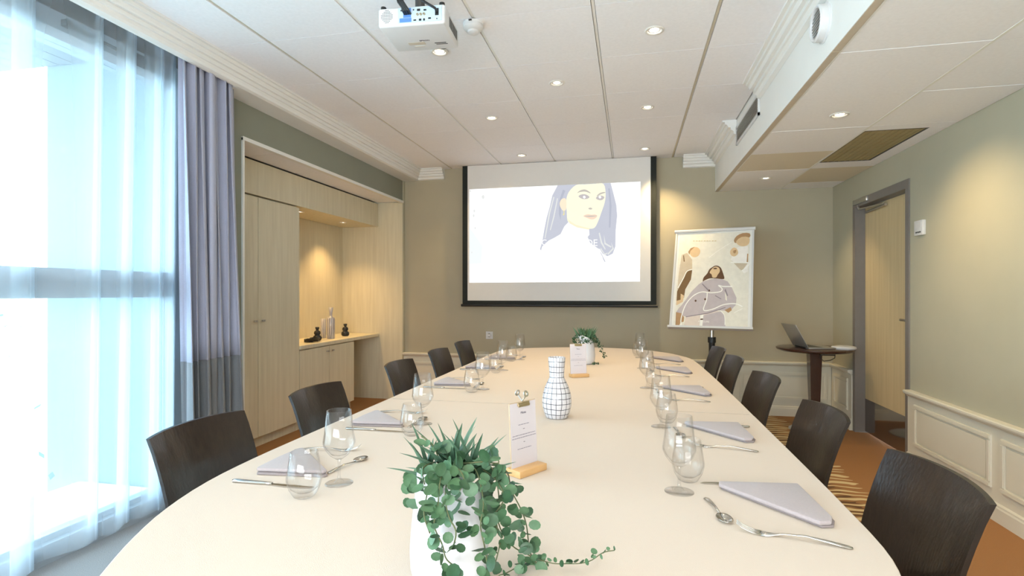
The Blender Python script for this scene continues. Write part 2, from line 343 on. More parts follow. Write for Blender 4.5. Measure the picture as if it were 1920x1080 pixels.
# beam (downstand) between the two ceilings
beam = st(MB().box(.84, .872, YF, YB, ZL+.002, 2.66), 'trim_3', 'white')
MB().box(.8395, .873, YF, 2.555, ZL-.001, ZL+.003).box(.8395, .873, 2.56, YB, ZL-.001, ZL+.003).obj('edge_strip', 'strip', beam)
# cornices
def cornice(prof, y0, y1): return prof
offs = [(.110, 0), (.110, .014), (.090, .014), (.090, .034), (.076, .036), (.068, .050), (.068, .060), (.046, .060), (.046, .082), (.034, .084), (.024, .096), (.024, .112), (0, .120)]
PL = [(-2.300-(.110-a)*.78, 2.622-c) for a, c in offs]
def run_y(pts, y0, y1): return MB().prism(pts, -y1, -y0, Rm(PI/2, 'X'))       # (x,z) profile swept along Y
def run_x(pts, x0, x1):                                                        # (y,z) profile swept along X
    return MB().prism(pts, x0, x1, Matrix(((0, 0, 1, 0), (1, 0, 0, 0), (0, 1, 0, 0), (0, 0, 0, 1))))
st(run_y(PL+[(-2.40, 2.500), (-2.40, 2.622)], YF, 2.93), 'trim_4', 'white')
st(run_y(PL+[(-2.549, 2.500), (-2.549, 2.622)], 2.93, YB), 'trim_5', 'white')

PB = [(YB-.002-a, 2.622-c) for a, c in offs]+[(YB-.002, 2.622)]
st(run_x(PB, -2.372, -2.06), 'trim_6', 'white'); st(run_x(PB, .525, .839), 'trim_7', 'white')
PR = [(.839-a, 2.622-c) for a, c in offs]+[(.839, 2.622)]
st(run_y(PR, YF, 3.86), 'trim_8', 'white'); st(run_y(PR, 4.68, YB-.11), 'trim_9', 'white')

# wainscot: rail, board, panels, base
def wains_panel(mk, u0, u1, z0, z1, parent):
    """raised frame around a flat field, built by mk(u0,u1,d0,d1,z0,z1): d = depth out of the board"""
    w = .028
    b = MB()
    for (a0, a1, c0, c1) in ((u0, u1, z1-w, z1), (u0, u1, z0, z0+w), (u0, u0+w, z0+w, z1-w), (u1-w, u1, z0+w, z1-w)):
        mk(b, a0, a1, 0, .009, c0, c1)
        mk(b, a0+.004, a1-.004, .009, .013, c0+.004, c1-.004)
    b.obj('panel_moulding', 'wains', parent)
    b = MB(); mk(b, u0+w+.012, u1-w-.012, 0, .006, z0+w+.012, z1-w-.012); b.obj('panel', 'wains', parent)
mkb = lambda b, u0, u1, d0, d1, z0, z1: b.box(u0, u1, YB-.018-d1, YB-.018-d0, z0, z1)
mkr = lambda b, u0, u1, d0, d1, z0, z1: b.box(XR-.018-d1, XR-.018-d0, u0, u1, z0, z1)
wb_ = st(MB().box(XL, XR-.02, YB-.018, YB, 0, .50), 'baseboard_back', 'wains')
RP = [(0, .492), (.022, .492), (.026, .500), (.036, .506), (.046, .512), (.050, .522), (.050, .532), (.044, .537), (0, .537)]
run_x([(YB-a, z) for a, z in RP], XL, XR-.02).obj('chair_rail', 'wains', wb_)
run_x([(YB-.018-a, z) for a, z in ((0, 0), (.014, 0), (.014, .075), (.010, .083), (.010, .092), (.003, .100), (0, .100))], XL, XR-.02).obj('skirting', 'wains', wb_)
for k in range(5): wains_panel(mkb, -2.47+.885*k, -2.47+.885*k+.80, .165, .435, wb_)
wr_ = st(MB().box(XR-.018, XR, YF, D0-.005, 0, .50).box(XR-.018, XR, D1+.005, YB-.02, 0, .50), 'baseboard_right', 'wains')
for y0, y1 in ((YF, D0-.005), (D1+.005, YB-.05)):
    run_y([(XR-a, z) for a, z in RP], y0, y1).obj('chair_rail', 'wains', wr_)
    run_y([(XR-.018-a, z) for a, z in ((0, 0), (.014, 0), (.014, .075), (.010, .083), (.010, .092), (.003, .100), (0, .100))], y0, y1).obj('skirting', 'wains', wr_)
for k in range(-1, 6): wains_panel(mkr, 4.245-.815-.90*k+0 if k >= 0 else 5.42, (4.245-.90*k) if k >= 0 else 5.76, .165, .45, wr_)
st(MB().box(-2.552, -2.540, 5.802, 5.849, .54, 2.5), 'trim_10', 'wall')

# niche trim and soffit
st(MB().box(-2.70, -2.538, 3.168, 3.186, 0, 2.262).box(-2.575, -2.535, 3.168, 5.80, 2.245, 2.270), 'trim_11', 'white')
sof = st(MB().box(-3.40, -2.565, 3.10, 5.84, 2.272, 2.29), 'ceiling_niche', 'gap')
for y0, y1 in ((3.19, 3.60), (3.60, 4.20), (4.20, 4.80), (4.80, 5.40), (5.40, 5.79)):
    MB().box(-2.853, -2.577, y0+.002, y1-.002, 2.258, 2.270).obj('ceiling_tile', 'tile', sof)

# door
door = st(MB().box(XR-.010, XR+.16, D0, D0+.05, 0, DZ).box(XR-.010, XR+.16, D1-.05, D1, 0, DZ).box(XR-.010, XR+.16, D0+.05, D1-.05, DZ-.065, DZ), 'door_1', 'frame')
leaf = MB().box(2.0, 2.042, D0+.053, D1-.053, .012, DZ-.069).bevel(.001, 1).obj('door_leaf', 'oakdoor', door)
MB().box(1.998, 2.0, D0+.055, D1-.055, .014, .298).obj('kick_plate', 'kick', leaf, label='dark mirror-like kick plate across the foot of the door')
hb = MB().box(1.990, 2.0, 4.405, 4.445, .93, 1.14).bevel(.002, 1); hb.tube([(2.0, 4.425, 1.02), (1.955, 4.425, 1.02), (1.950, 4.435, 1.02), (1.950, 4.54, 1.02)], .009, 10)
hb.obj('door_handle', 'steel', leaf, smooth='auto')
MB().box(1.905, 1.945, 5.02, 5.30, 1.985, 2.028).bevel(.003).obj('closer_body', 'steel', door, smooth='auto')
MB().tube([(1.925, 5.24, 1.98), (1.93, 5.235, 1.945), (1.975, 4.88, 1.937)], .008, 8).tube([(1.985, 5.23, 1.915), (1.985, 4.86, 1.925)], .011, 8).obj('closer_arm', 'steel', door, smooth='auto')

# window
win = st(MB().box(-2.68, -2.57, 2.63, 2.70, .085, 2.52).box(-2.68, -2.58, YF, 2.63, 1.195, 1.265).box(-2.665, -2.59, YF, 2.63, 1.265, 1.335).box(-2.68, -2.57, YF, 2.63, 2.385, 2.43).box(-2.68, -2.56, YF, 2.70, 0, .088).box(-2.66, -2.60, YF, 2.63, .088, .115), 'window_1', 'alu')
MB().box(-2.672, -2.59, YF, 2.63, 2.43, 2.522).obj('head_panel', 'plank', win)
MB().box(-2.68, -2.57, .38, .45, .115, 2.385).obj('mullion', 'alu', win)
for z0, z1 in ((.115, 1.195), (1.335, 2.385)):
    for y0, y1 in ((YF, .38), (.45, 2.63)): MB().box(-2.630, -2.626, y0, y1, z0, z1).obj('pane', 'pane', win)
MB().tube([(-2.575, 2.03, 2.478), (-2.565, 2.05, 2.470), (-2.565, 2.36, 2.462)], .009, 8).box(-2.59, -2.556, 2.345, 2.375, 2.43, 2.475).box(-2.592, -2.556, 2.02, 2.05, 2.462, 2.492).obj('window_stay', 'darkgrey', win)
for y0 in (2.40, 2.50, 2.58): MB().box(-2.589, -2.584, y0, y0+.075 if y0 < 2.55 else y0+.04, 2.44, 2.505).obj('vent_slot', 'black', win)

# outside: ledge, soffit planks, fin wall, hedge, ground
led = st(MB().box(-3.5, -2.685, YF-.5, 2.85, -.12, -.005), 'balcony_floor', 'concrete')
st(MB().box(-14, -3.5, -8, 12, -.6, -.5), 'ground', 'ground')
st(MB().box(-3.78, -2.70, 2.86, 2.97, -.12, 3.0), 'wall_balcony', 'finwall')
sofo = st(MB().box(-4.3, -2.70, YF-.5, 2.85, 2.74, 2.85), 'balcony_soffit', 'plank')
for k in range(13):
    x = -2.71-.12*k
    MB().box(x-.112, x, YF-.4, 2.85, 2.715, 2.742).obj('plank', 'plank', sofo)
hd = MB()
rr = random.Random(3)
for k in range(2600):
    p = Vector((-4.3+rr.gauss(0, .22), rr.uniform(.5, 2.8), -.45+rr.random()**.8*1.55)); a = rr.uniform(0, 6.3); b = rr.uniform(-1, 1); r = rr.uniform(.02, .04)
    u = Vector((math.cos(a), math.sin(a), b)).normalized()*r; v = u.cross(Vector((0.3, .2, 1))).normalized()*r*.6
    hd.b.faces.new([hd.b.verts.new(p+q) for q in (-u, v, u, -v)])
hedge = hd.obj('hedge', 'hedge', kind='stuff'); tag(hedge, 'pale leafy hedge outside the window, seen through the sheer curtain', 'hedge')

# ------------------------------------------------------------------ curtains
def fold_curtain(name, y0, y1, z0, z1, xc, n, amp, m, parent, flare0=0.0, flare1=0.0, zr=(0, 2.6), rows=14, ph=0.0):
    R = []
    cols = n*12
    for i in range(rows+1):
        z = z0+(z1-z0)*i/rows; t = 1-(z-zr[0])/(zr[1]-zr[0])
        row = []
        for k in range(cols+1):
            u = k/cols
            y = y0-flare0*t+(y1-y0+flare0*t+flare1*t)*u
            w = math.sin(2*PI*n*u+ph+.5*math.sin(2*PI*u*1.7))
            w = math.copysign(abs(w)**.75, w)
            x = xc+amp*(.75+.5*t*math.sin(u*7+1))*w+.012*math.sin(u*23+z*1.3)
            y += .018*math.cos(2*PI*n*u*2+ph)*(1-.3*t)
            row.append((x, y, z))
        R.append(row)
    o = MB().grid(R).obj(name, m, parent, smooth=True)
    md = o.modifiers.new('thick', 'SOLIDIFY'); md.thickness = .003
    return o
ct = thing('curtain', 'lavender grey curtain with a slate lower band, gathered beside the window', 'curtain', (-2.435, 2.76, 0))
A = dict(y0=-.215, y1=.185, xc=0, n=7, amp=.044, parent=ct, flare0=-.03, flare1=.10)
fold_curtain('upper_cloth', z0=.83, z1=2.63, m='curt_up', **A)
fold_curtain('lower_band', z0=.02, z1=.83, m='curt_low', rows=8, **A)
def sheer():
    path = []; y = -1.9
    rs = random.Random(11)
    folds = [(-1.2, .10), (-.75, .08), (-.3, .1), (.15, .08), (.6, .1), (1.0, .08), (1.42, .1), (1.80, .085), (1.98+.14, .03), (2.30, .05), (2.48, .05), (2.57, .02)]
    pts = [(-1.95, 0)]
    for yc, w in folds:
        pts += [(yc-.10, .006*rs.uniform(-1, 1)), (yc+w/2, -.012), (yc-w/2, -.024), (yc-w/2+.004, -.028), (yc+w*.55, -.034)]
    pts += [(2.60, -.02)]
    # resample smoothly
    fine = []
    for a, b in zip(pts, pts[1:]):
        for k in range(4):
            t = k/4; t2 = t*t*(3-2*t); fine.append((a[0]+(b[0]-a[0])*t, a[1]+(b[1]-a[1])*t2))
    fine.append(pts[-1])
    R = []
    for i in range(25):
        z = .035+(2.70-.035)*i/24; t = 1-z/2.7
        R.append([(-2.475+x*(1+1.2*t)+.010*math.sin(y*9+.4*z)+.035*t*math.sin(y*4.3+1), y+.012*t*math.sin(y*13), z+.006*math.sin(y*17) if i == 0 else z) for y, x in fine])
    return MB().grid(R)
sh = sheer().obj('sheer_curtain', 'sheer', smooth=True); tag(sh, 'long white translucent sheer curtain hanging over the whole window', 'curtain')

# ------------------------------------------------------------------ built-in cabinets
XF = -2.85
def handle(parent, y, z, x=XF):
    b = MB().box(x+.0, x+.014, y-.006, y+.006, z-.006, z+.006).box(x+.014, x+.020, y-.016, y+.016, z-.008, z+.008); b.bevel(.001, 1); b.obj('handle', 'steel', parent)
wd = thing('wardrobe_cabinet', 'tall pale wood cupboard with two doors in the wall niche', 'cabinet', (0, 0, 0))
MB().box(-3.35, XF-.022, 3.19, 4.27, .085, 1.975).obj('carcass', 'oak', wd)
MB().box(-3.33, XF-.045, 3.19, 4.27, .0, .085).obj('plinth', 'oak', wd)
for y0, y1, hy in ((3.195, 3.727, 3.685), (3.733, 4.27, 3.775)):
    d = MB().box(XF-.020, XF, y0, y1, .088, 1.965).bevel(.0015, 1).obj('door', 'oak', wd); handle(d, hy, 1.0)
bc = thing('base_cabinet', 'low pale wood cupboard with two doors under the lit niche', 'cabinet', (0, 0, 0))
MB().box(-3.30, XF-.022, 4.275, 5.24, .085, .715).obj('carcass', 'oak', bc); MB().box(-3.30, XF-.045, 4.275, 5.24, 0, .085).obj('plinth', 'oak', bc)
for y0, y1, hy in ((4.278, 4.757, 4.715), (4.763, 5.238, 4.805)):
    d = MB().box(XF-.020, XF, y0, y1, .088, .708).bevel(.0015, 1).obj('door', 'oak', bc); handle(d, hy, .66)
ctop = MB().box(-3.30, -2.838, 4.275, 5.795, .718, .752).bevel(.002, 1).obj('countertop', 'oak'); tag(ctop, 'pale wood countertop running through the lit niche', 'countertop')
st(MB().box(-3.36, -3.305, 4.275, 5.845, 0, 2.25), 'wall_niche_back', 'oak')
st(MB().box(-3.304, -2.552, 5.800, 5.845, 0, 2.255), 'wall_niche_side', 'oak')
fb = MB().box(-3.30, XF, 3.19, 5.798, 1.982, 2.245).bevel(.0015, 1).obj('fascia_box', 'oak'); tag(fb, 'long pale wood box closing the niche above the cupboards', 'cabinet')

# things on the counter
def lathe_thing(name, prof, m, loc, label, cat, seg=32, group=None):
    o = MB().lathe(prof, seg).obj(name, m, smooth=True); o.location = loc; return tag(o, label, cat, group)
ZT = .7525
vs = [(0, .004), (.0, 0), (.036, 0), (.040, .004), (.0405, .20), (.034, .214), (.017, .224), (.014, .24), (.016, .262), (.024, .318), (.0215, .318), (.0125, .25), (.0, .245)]
lathe_thing('striped_vase', vs[1:], 'stripevase', (-2.99, 5.02, ZT), 'tall white bottle vase with dark vertical stripes on the counter', 'vase')
lathe_thing('striped_vase', [(0, 0), (.026, 0), (.028, .004), (.028, .20), (.0, .205)], 'stripevase', (-3.10, 5.06, ZT), 'plain striped cylinder half hidden behind the striped bottle vase', 'vase')  # second striped cylinder, set behind the bottle vase
bv = [(0, 0), (.030, 0), (.040, .012), (.042, .028), (.036, .045), (.022, .054), (.030, .064), (.032, .078), (.026, .092), (.012, .100), (.013, .106), (.018, .118), (.019, .132), (.014, .132), (.0, .125)]
lathe_thing('bubble_vase', bv, 'black', (-3.0, 4.79, ZT), 'small black bubble vase left of the striped vase, nearer the cupboard', 'vase', 24)
lathe_thing('bubble_vase', bv, 'black', (-3.02, 5.36, ZT), 'small black bubble vase right of the striped vase', 'vase', 24)
cb = MB()
for k in range(5):
    a = k*1.1; cb.tube([(-2.98+.05*math.cos(a+t*.9)+.01*k, 4.60+.06*math.sin(a+t*.9)+.012*t, ZT+.008+.007*k) for t in range(8)], .006, 6)
cb.box(-3.02, -2.96, 4.60, 4.70, ZT, ZT+.03)
tag(cb.obj('cable_coil', 'black', smooth='auto'), 'tangle of black cable lying on the niche counter', 'cable')
sk = thing('wall_socket', 'brass double wall socket above the niche counter', 'socket', (-3.304, 4.68, .95))
MB().box(0, .008, -.078, .078, -.04, .04).bevel(.002, 1).obj('plate', 'brass', sk)
for dy in (-.037, .037): MB().lathe([(0, 0), (.020, 0), (.022, .003), (.024, .005)], 20, Tm(.008, dy, 0) @ Rm(PI/2, 'Y')).obj('outlet', 'darkgrey', sk)

# ------------------------------------------------------------------ downlights
def downlight(x, y, z, label, group, watt=None, r=.036, aim=None, cone=None):
    t = thing('downlight', label, 'downlight', (x, y, z), 0, group)
    MB().lathe([(r, -.002), (r+.004, -.006), (r+.014, -.004), (r+.016, 0)], 28).lathe([(r, -.002), (r-.004, .012)], 28).obj('trim_ring', 'lampring', t, smooth=True)
    MB().lathe([(0, .001), (r*.55, -.001), (r*.80, .003)], 24).obj('bulb', 'lamp', t, smooth=True)
    l = bpy.data.lights.new('downlight_lamp', 'SPOT'); l.energy = (watt if watt is not None else LAMP_W); l.color = LAMP_COL if z != 1.981 else (1.0, .62, .25); l.spot_size = math.radians(104); l.spot_blend = .9; l.shadow_soft_size = .025
    lo = bpy.data.objects.new('downlight_lamp', l); COL.objects.link(lo); lo.location = (x, y, z-.02)
    if aim: lo.rotation_euler = (Vector(aim)-Vector((x, y, z))).to_track_quat('-Z', 'Y').to_euler(); l.spot_size = math.radians(cone or 84); l.spot_blend = 1.0
    return t
AIM = {(.134, 5.43): (.50, 5.85, 1.55), (-1.085, 5.42): (-1.9, 5.85, 1.3)}; WT = {(.134, 5.43): 72, (-1.085, 5.42): 34}
G1 = 'recessed downlights in the main ceiling'
for x, y, lb in ((-1.085, 2.99, 'small round downlight just past the projector, window side'), (.123, 2.99, 'round downlight nearest the camera on the beam side of the ceiling'),
                 (-.481, 3.60, 'round downlight in the middle of the main ceiling'), (-1.087, 4.21, 'round downlight on the window side, second row from the projector screen'),
                 (.123, 4.22, 'round downlight on the beam side, second row from the projector screen'), (-1.085, 5.42, 'round downlight above the left half of the projector screen'),
                 (.134, 5.43, 'round downlight above the right edge of the projector screen')):
    downlight(x, y, ZC, lb, G1, aim=AIM.get((x, y)), watt=WT.get((x, y)), cone=68)
for x, y, lb in ((-1.085, 1.78, 'over the near left place setting'), (.123, 1.78, 'over the near right place setting'), (-.481, 1.2, 'over the large potted plant'), (-1.085, .57, 'over the near table end, window side'), (.123, .57, 'over the near table end, beam side'), (-.481, -.05, 'behind the near table end'), (-1.085, -.9, 'in the last row, window side'), (.123, -.9, 'in the last row, beam side')):
    downlight(x, y, ZC, 'round ceiling downlight '+lb, G1, watt=5.0)
for x, y, lb in ((1.18, 3.47, 'larger round downlight in the low ceiling beside the brown filter panel'), (1.186, 5.25, 'round downlight in the low ceiling by the back wall'), (1.18, 1.7, 'round downlight in the low ceiling near the photographer')):
    downlight(x, y, ZL, lb, 'recessed downlights in the low ceiling', watt=46 if y < 5 else 26, cone=92 if y < 5 else 66, aim=(1.93, y+(.10 if y < 5 else .12), 1.15 if y < 5 else .90))
for y, lb in ((4.55, 'small downlight under the niche top, next to the tall cupboard'), (5.33, 'small downlight under the niche top, above the striped vase')):
    t = downlight(-3.03, y, 1.981, lb, 'downlights in the lit niche', watt=34, r=.026)

# ------------------------------------------------------------------ beam grilles, smoke detector, filter panel
def slat_grille(name, label, cat, y0, y1, z0, z1, x, n):
    t = thing(name, label, cat, (x, (y0+y1)/2, (z0+z1)/2)); hy = (y1-y0)/2; hz = (z1-z0)/2
    MB().box(-.012, 0, -hy, hy, hz-.018, hz).box(-.012, 0, -hy, hy, -hz, -hz+.018).box(-.012, 0, -hy, -hy+.018, -hz, hz).box(-.012, 0, hy-.018, hy, -hz, hz).obj('frame', 'whiteplastic', t)
    MB().box(-.003, -.001, -hy+.018, hy-.018, -hz+.018, hz-.018).obj('backing', 'black', t)
    for k in range(n):
        z = -hz+.018+(2*hz-.036)*(k+.5)/n
        MB().box(-.012, -.008, -hy+.018, hy-.018, z-.0028, z+.0028).obj('slat', 'steel', t)
    return t
slat_grille('air_grille', 'rectangular slatted air grille on the side of the ceiling beam', 'vent', 3.88, 4.66, 2.405, 2.555, .84, 8)
rv = thing('round_vent', 'round louvred vent on the side of the ceiling beam', 'vent', (.84, 2.645, 2.415))
rv.scale = (1.1, 1.15, 1.12)
MX = Rm(-PI/2, 'Y')
MB().lathe([(.076, 0), (.076, .004), (.070, .008), (.070, .032), (.064, .038), (.058, .036), (.056, .030), (.056, .002)], 36, MX).obj('collar', 'whiteplastic', rv, smooth='auto')
MB().lathe([(.056, .004), (0, .004)], 36, MX).obj('backing', 'black', rv)
for k in range(9):
    z = -.048+.012*k; h = math.sqrt(max(1e-6, .056**2-z*z))
    MB().box(-.031, -.027, -h, h, z-.0018, z+.0018).obj('louvre', 'steel', rv)
fp = thing('filter_panel', 'brown slatted air filter panel set in the low ceiling', 'vent', (1.64, 4.29, ZL))
MB().box(-.19, .18, -.43, .43, .010, .014).obj('backing', 'darkgrey', fp)
for a in ((-.19, -.178, -.43, .43), (.168, .18, -.43, .43), (-.178, .168, -.43, -.418), (-.178, .168, .418, .43)): MB().box(*a, 0, .010).obj('frame', 'darkgrey', fp)
for k in range(17):
    x = -.172+.020*k; MB().box(x, x+.0165, -.416, .416, .001+.002*(k % 2), .009).obj('slat', 'ochre', fp)
sd = thing('smoke_detector', 'white round smoke detector on the ceiling beside the projector', 'smoke detector', (-.80, 2.715, ZC))
MB().lathe([(0, -.012), (.052, -.012), (.054, 0)], 32).obj('base', 'whiteplastic', sd, smooth='auto')
MB().lathe([(.050, -.012), (.052, -.024), (.044, -.034), (.030, -.040), (.028, -.050), (.018, -.055), (0, -.056)], 32).obj('cover', 'whiteplastic', sd, smooth='auto')
MB().box(-.008, .008, -.058, -.048, -.010, -.004).obj('test_led', 'black', sd)

# ------------------------------------------------------------------ projector
pj = thing('projector', 'white ceiling projector hanging upside down with its cables', 'projector', (-.955, 2.37, 2.40), math.radians(4))
MB().box(-.153, .153, -.125, .125, .0, .085).bevel(.010, 3).obj('body', 'whiteplastic', pj, smooth='auto')
MB().box(-.060, .140, -.1275, -.124, .012, .078).obj('port_plate', 'paleblue', pj)
MB().box(-.052, .002, -.1290, -.127, .014, .032).box(-.035, .000, -.1290, -.127, .034, .075).obj('port_label', 'blueplastic', pj)
pb = MB()
for x, z, w, h in ((.018, .020, .012, .005), (.042, .020, .010, .009), (.060, .020, .007, .009), (.085, .024, .012, .006), (.118, .020, .004, .004), (.012, .066, .005, .005), (.035, .064, .014, .009), (.064, .062, .012, .006), (.118, .050, .016, .030), (-.045, .066, .005, .005)):
    pb.box(x-w/2, x+w/2, -.1300, -.127, z-h/2, z+h/2)
pb.obj('ports', 'black', pj)
for x in (.030, .045, .060): MB().lathe([(.004, 0), (.0055, 0), (.0055, .006), (.003, .006), (.003, 0)], 12, Tm(x, -.127, .044) @ Rm(PI/2, 'X')).obj('audio_jack', 'brass', pj)
sg = MB()
for i in range(-4, 5):
    for j in range(-4, 5):
        if i*i+j*j <= 17: sg.box(-.112+i*.0062-.0021, -.112+i*.0062+.0021, -.1262, -.1245, .046+j*.0068-.0010, .046+j*.0068+.0010)
sg.obj('speaker_grille', 'darkgrey', pj)
sv = MB()
for k in range(12): sv.box(.1525, .1545, -.05+k*.012, -.046+k*.012, .02, .065)
sv.obj('side_vent', 'darkgrey', pj)
MB().box(-.070, .010, .035, .060, -.0010, .001).box(-.050, .0, .075, .080, -.0012, .001).obj('label_sticker', 'strip', pj)
MB().box(.055, .110, .050, .056, -.0012, .001).box(.060, .115, .064, .068, -.0012, .001).obj('focus_slot', 'darkgrey', pj)
text('EPSON', .016, 'inkdark', pj, Tm(.015, .022, -.0006) @ Rm(PI, 'X') @ Rm(PI, 'Z') @ Rm(PI, 'Z'))
MB().lathe([(.038, 0), (.038, .018), (.030, .022), (.026, .012), (0, .006)], 28, Tm(.075, .122, .045) @ Rm(-PI/2, 'X')).obj('lens', 'black', pj, smooth='auto')
for x, y in ((-.135, -.105), (.135, -.105), (0, .10)): MB().lathe([(0, .098), (.012, .098), (.013, .084), (0, .084)], 16, Tm(x, y, 0)).obj('foot', 'black', pj)
MB().box(-.06, .06, -.05, .05, .086, .096).lathe([(.022, .09), (.022, .21), (.060, .212), (.060, .22), (0, .22)], 24).obj('ceiling_mount', 'darkgrey', pj, smooth='auto')
for k, (x0, x1) in enumerate(((-.050, -.020), (-.042, -.012), (-.036, -.028), (.055, .118), (-.030, -.003))):
    MB().tube([(x0+.01, -.08, .219), (x0+.004*k, -.135-.004*k, .17), (x0-.006, -.160, .12), (x0+.006, -.165, .085), (x1, -.155, .052), (x1, -.128, .050)], .0055, 8).obj('cable', 'black', pj, smooth='auto')

# ------------------------------------------------------------------ projection screen with the projected picture
YS = 5.745
sc = thing('projection_screen', 'white projection screen with black border showing a projected portrait', 'screen', (0, 0, 0))
MB().box(-1.757, .200, YS, YS+.003, 1.135, 2.618).obj('fabric', mat('screen_fabric', (.74, .73, .71), .9, noise=.01), sc)
MB().box(-1.815, -1.757, YS-.001, YS+.003, 1.075, 2.618).obj('border', 'blackcloth', sc); MB().box(.200, .258, YS-.001, YS+.003, 1.075, 2.618).obj('border', 'blackcloth', sc)
MB().box(-1.757, .200, YS-.001, YS+.003, 1.095, 1.135).obj('border', 'blackcloth', sc)
MB().lathe([(0, 0), (.014, 0), (.014, 2.10), (0, 2.10)], 12, Tm(-1.83, YS, 1.083) @ Rm(PI/2, 'Y')).obj('bottom_bar', 'black', sc, smooth='auto')
MB().box(-1.80, .25, YS+.02, YS+.07, 2.56, 2.618).obj('roller_case', 'darkgrey', sc)
def emis(name, col, k=1.0):
    m = bpy.data.materials.new(name); m.use_nodes = True; n = m.node_tree; n.nodes.clear(); o = n.nodes.new('ShaderNodeOutputMaterial'); e = n.nodes.new('ShaderNodeEmission')
    t = n.nodes.new('ShaderNodeTexNoise'); t.inputs['Scale'].default_value = 9; r = n.nodes.new('ShaderNodeValToRGB'); c = [(x/255)**2.2 for x in col]
    r.color_ramp.elements[0].color = (*[v*.96 for v in c], 1); r.color_ramp.elements[1].color = (*c, 1); n.links.new(t.outputs[0], r.inputs[0]); n.links.new(r.outputs[0], e.inputs[0])
    e.inputs[1].default_value = k; n.links.new(e.outputs[0], o.inputs[0]); return m
# picture coordinates: zoomed crop (4.5x) of the screen, origin (860,320)
def scr(cx, cy):
    r = unray(860+cx/4.5, 320+cy/4.5); k = YS/r.y; return (r.x*k, CH+r.z*k)
def spoly(name, pts, m, layer, parent):
    P = [scr(*p) for p in pts]; y = YS-.0010-.0004*layer
    b = MB(); b.b.faces.new([b.b.verts.new((x, y, z)) for x, z in P]); bmesh.ops.triangulate(b.b, faces=b.b.faces[:]); return b.obj(name, m, parent)
def smooth_pts(pts, closed=True, n=4):
    out = []; L = len(pts)
    for i in range(L if closed else L-1):
        p0, p1, p2, p3 = (pts[(i+k) % L] if closed else pts[min(max(i+k, 0), L-1)] for k in (-1, 0, 1, 2))
        for j in range(n):
            t = j/n; out.append(tuple(.5*((2*p1[d])+(-p0[d]+p2[d])*t+(2*p0[d]-5*p1[d]+4*p2[d]-p3[d])*t*t+(-p0[d]+3*p1[d]-3*p2[d]+p3[d])*t**3) for d in (0, 1)))
    if not closed: out.append(pts[-1])
    return out
E_ = {'w': emis('projected_white', (255, 255, 255), 1.06), 'hair': emis('projected_hair_grey', (197, 200, 212)), 'hairl': emis('projected_hair_light', (226, 228, 226)), 'skin': emis('projected_skin', (255, 252, 222), 1.0),
      'skins': emis('projected_skin_shade', (247, 238, 205)), 'eye': emis('projected_eye', (196, 190, 190)), 'brow': emis('projected_brow', (196, 190, 182)), 'lip': emis('projected_lip', (244, 216, 194)), 'ear': emis('projected_ear', (250, 232, 205)),
      'cyan': emis('projected_pale_cyan', (240, 254, 255)), 'gold': emis('projected_earring', (238, 226, 160)), 'hd': emis('projected_hair_dark', (182, 186, 200))}
pic = spoly('projected_picture', [(90, 158), (1535, 92), (1530, 936), (90, 946)], E_['w'], 0, sc)
spoly('pale_patch', [(92, 480), (150, 560), (200, 640), (190, 780), (92, 790)], E_['cyan'], 1, pic)
hairp = [(835, 124), (1282, 104), (1305, 190), (1330, 290), (1337, 380), (1325, 500), (1322, 640), (1300, 700), (1255, 722), (1215, 700), (1190, 660), (1120, 655), (1085, 600), (1000, 560), (905, 480), (850, 545), (760, 590), (705, 640), (695, 675), (686, 660), (705, 600), (722, 500), (742, 400), (770, 300), (790, 210)]
spoly('hair', hairp, E_['hair'], 1, pic)
spoly('sweater', [(700, 700), (712, 650), (735, 610), (800, 575), (860, 535), (892, 470), (930, 430), (1000, 470), (1100, 495), (1104, 540), (1088, 560), (1110, 610), (1180, 660), (1215, 730), (1225, 770), (1228, 930), (700, 930)], E_['w'], 3, pic)
spoly('face', smooth_pts([(990, 122), (1060, 117), (1150, 112), (1222, 112), (1240, 190), (1232, 270), (1205, 350), (1180, 420), (1150, 478), (1110, 490), (1050, 478), (985, 462), (940, 440), (918, 420), (912, 340), (908, 250), (930, 180)], True, 3), E_['skin'], 4, pic)
spoly('neck', [(918, 400), (935, 445), (1000, 480), (1098, 498), (1110, 488), (1050, 474), (985, 455), (940, 425)], E_['skins'], 5, pic)
spoly('ear', smooth_pts([(905, 240), (870, 240), (852, 280), (868, 325), (890, 338), (908, 320)]), E_['ear'], 5, pic)
spoly('earring', [(878, 338), (893, 338), (893, 372), (884, 378), (878, 372), (884, 366), (888, 346)], E_['gold'], 6, pic)
spoly('eyebrow', smooth_pts([(1000, 188), (1030, 165), (1070, 160), (1105, 180), (1112, 192), (1070, 178), (1030, 180)]), E_['brow'], 6, pic)
spoly('eyebrow', smooth_pts([(1165, 212), (1190, 190), (1225, 180), (1238, 186), (1200, 200), (1172, 214)]), E_['brow'], 6, pic)
spoly('eye', smooth_pts([(1012, 214), (1040, 200), (1075, 202), (1104, 222), (1085, 238), (1050, 240), (1025, 230)]), E_['eye'], 6, pic)
spoly('eye', smooth_pts([(1158, 232), (1180, 212), (1210, 212), (1230, 226), (1210, 248), (1180, 248)]), E_['eye'], 6, pic)
for x in (1060, 1192): spoly('iris_glint', smooth_pts([(x-12, 222), (x, 212), (x+12, 224), (x, 236)]), E_['w'], 7, pic)
spoly('nose_shade', smooth_pts([(1095, 318), (1112, 312), (1128, 320), (1118, 328), (1100, 326)]), E_['brow'], 6, pic)
spoly('lips', smooth_pts([(1052, 384), (1085, 368), (1120, 372), (1150, 370), (1170, 382), (1150, 405), (1120, 412), (1085, 400)]), E_['lip'], 6, pic)
spoly('lip_line', smooth_pts([(1060, 384), (1110, 380), (1168, 382), (1110, 390)]), E_['brow'], 7, pic)
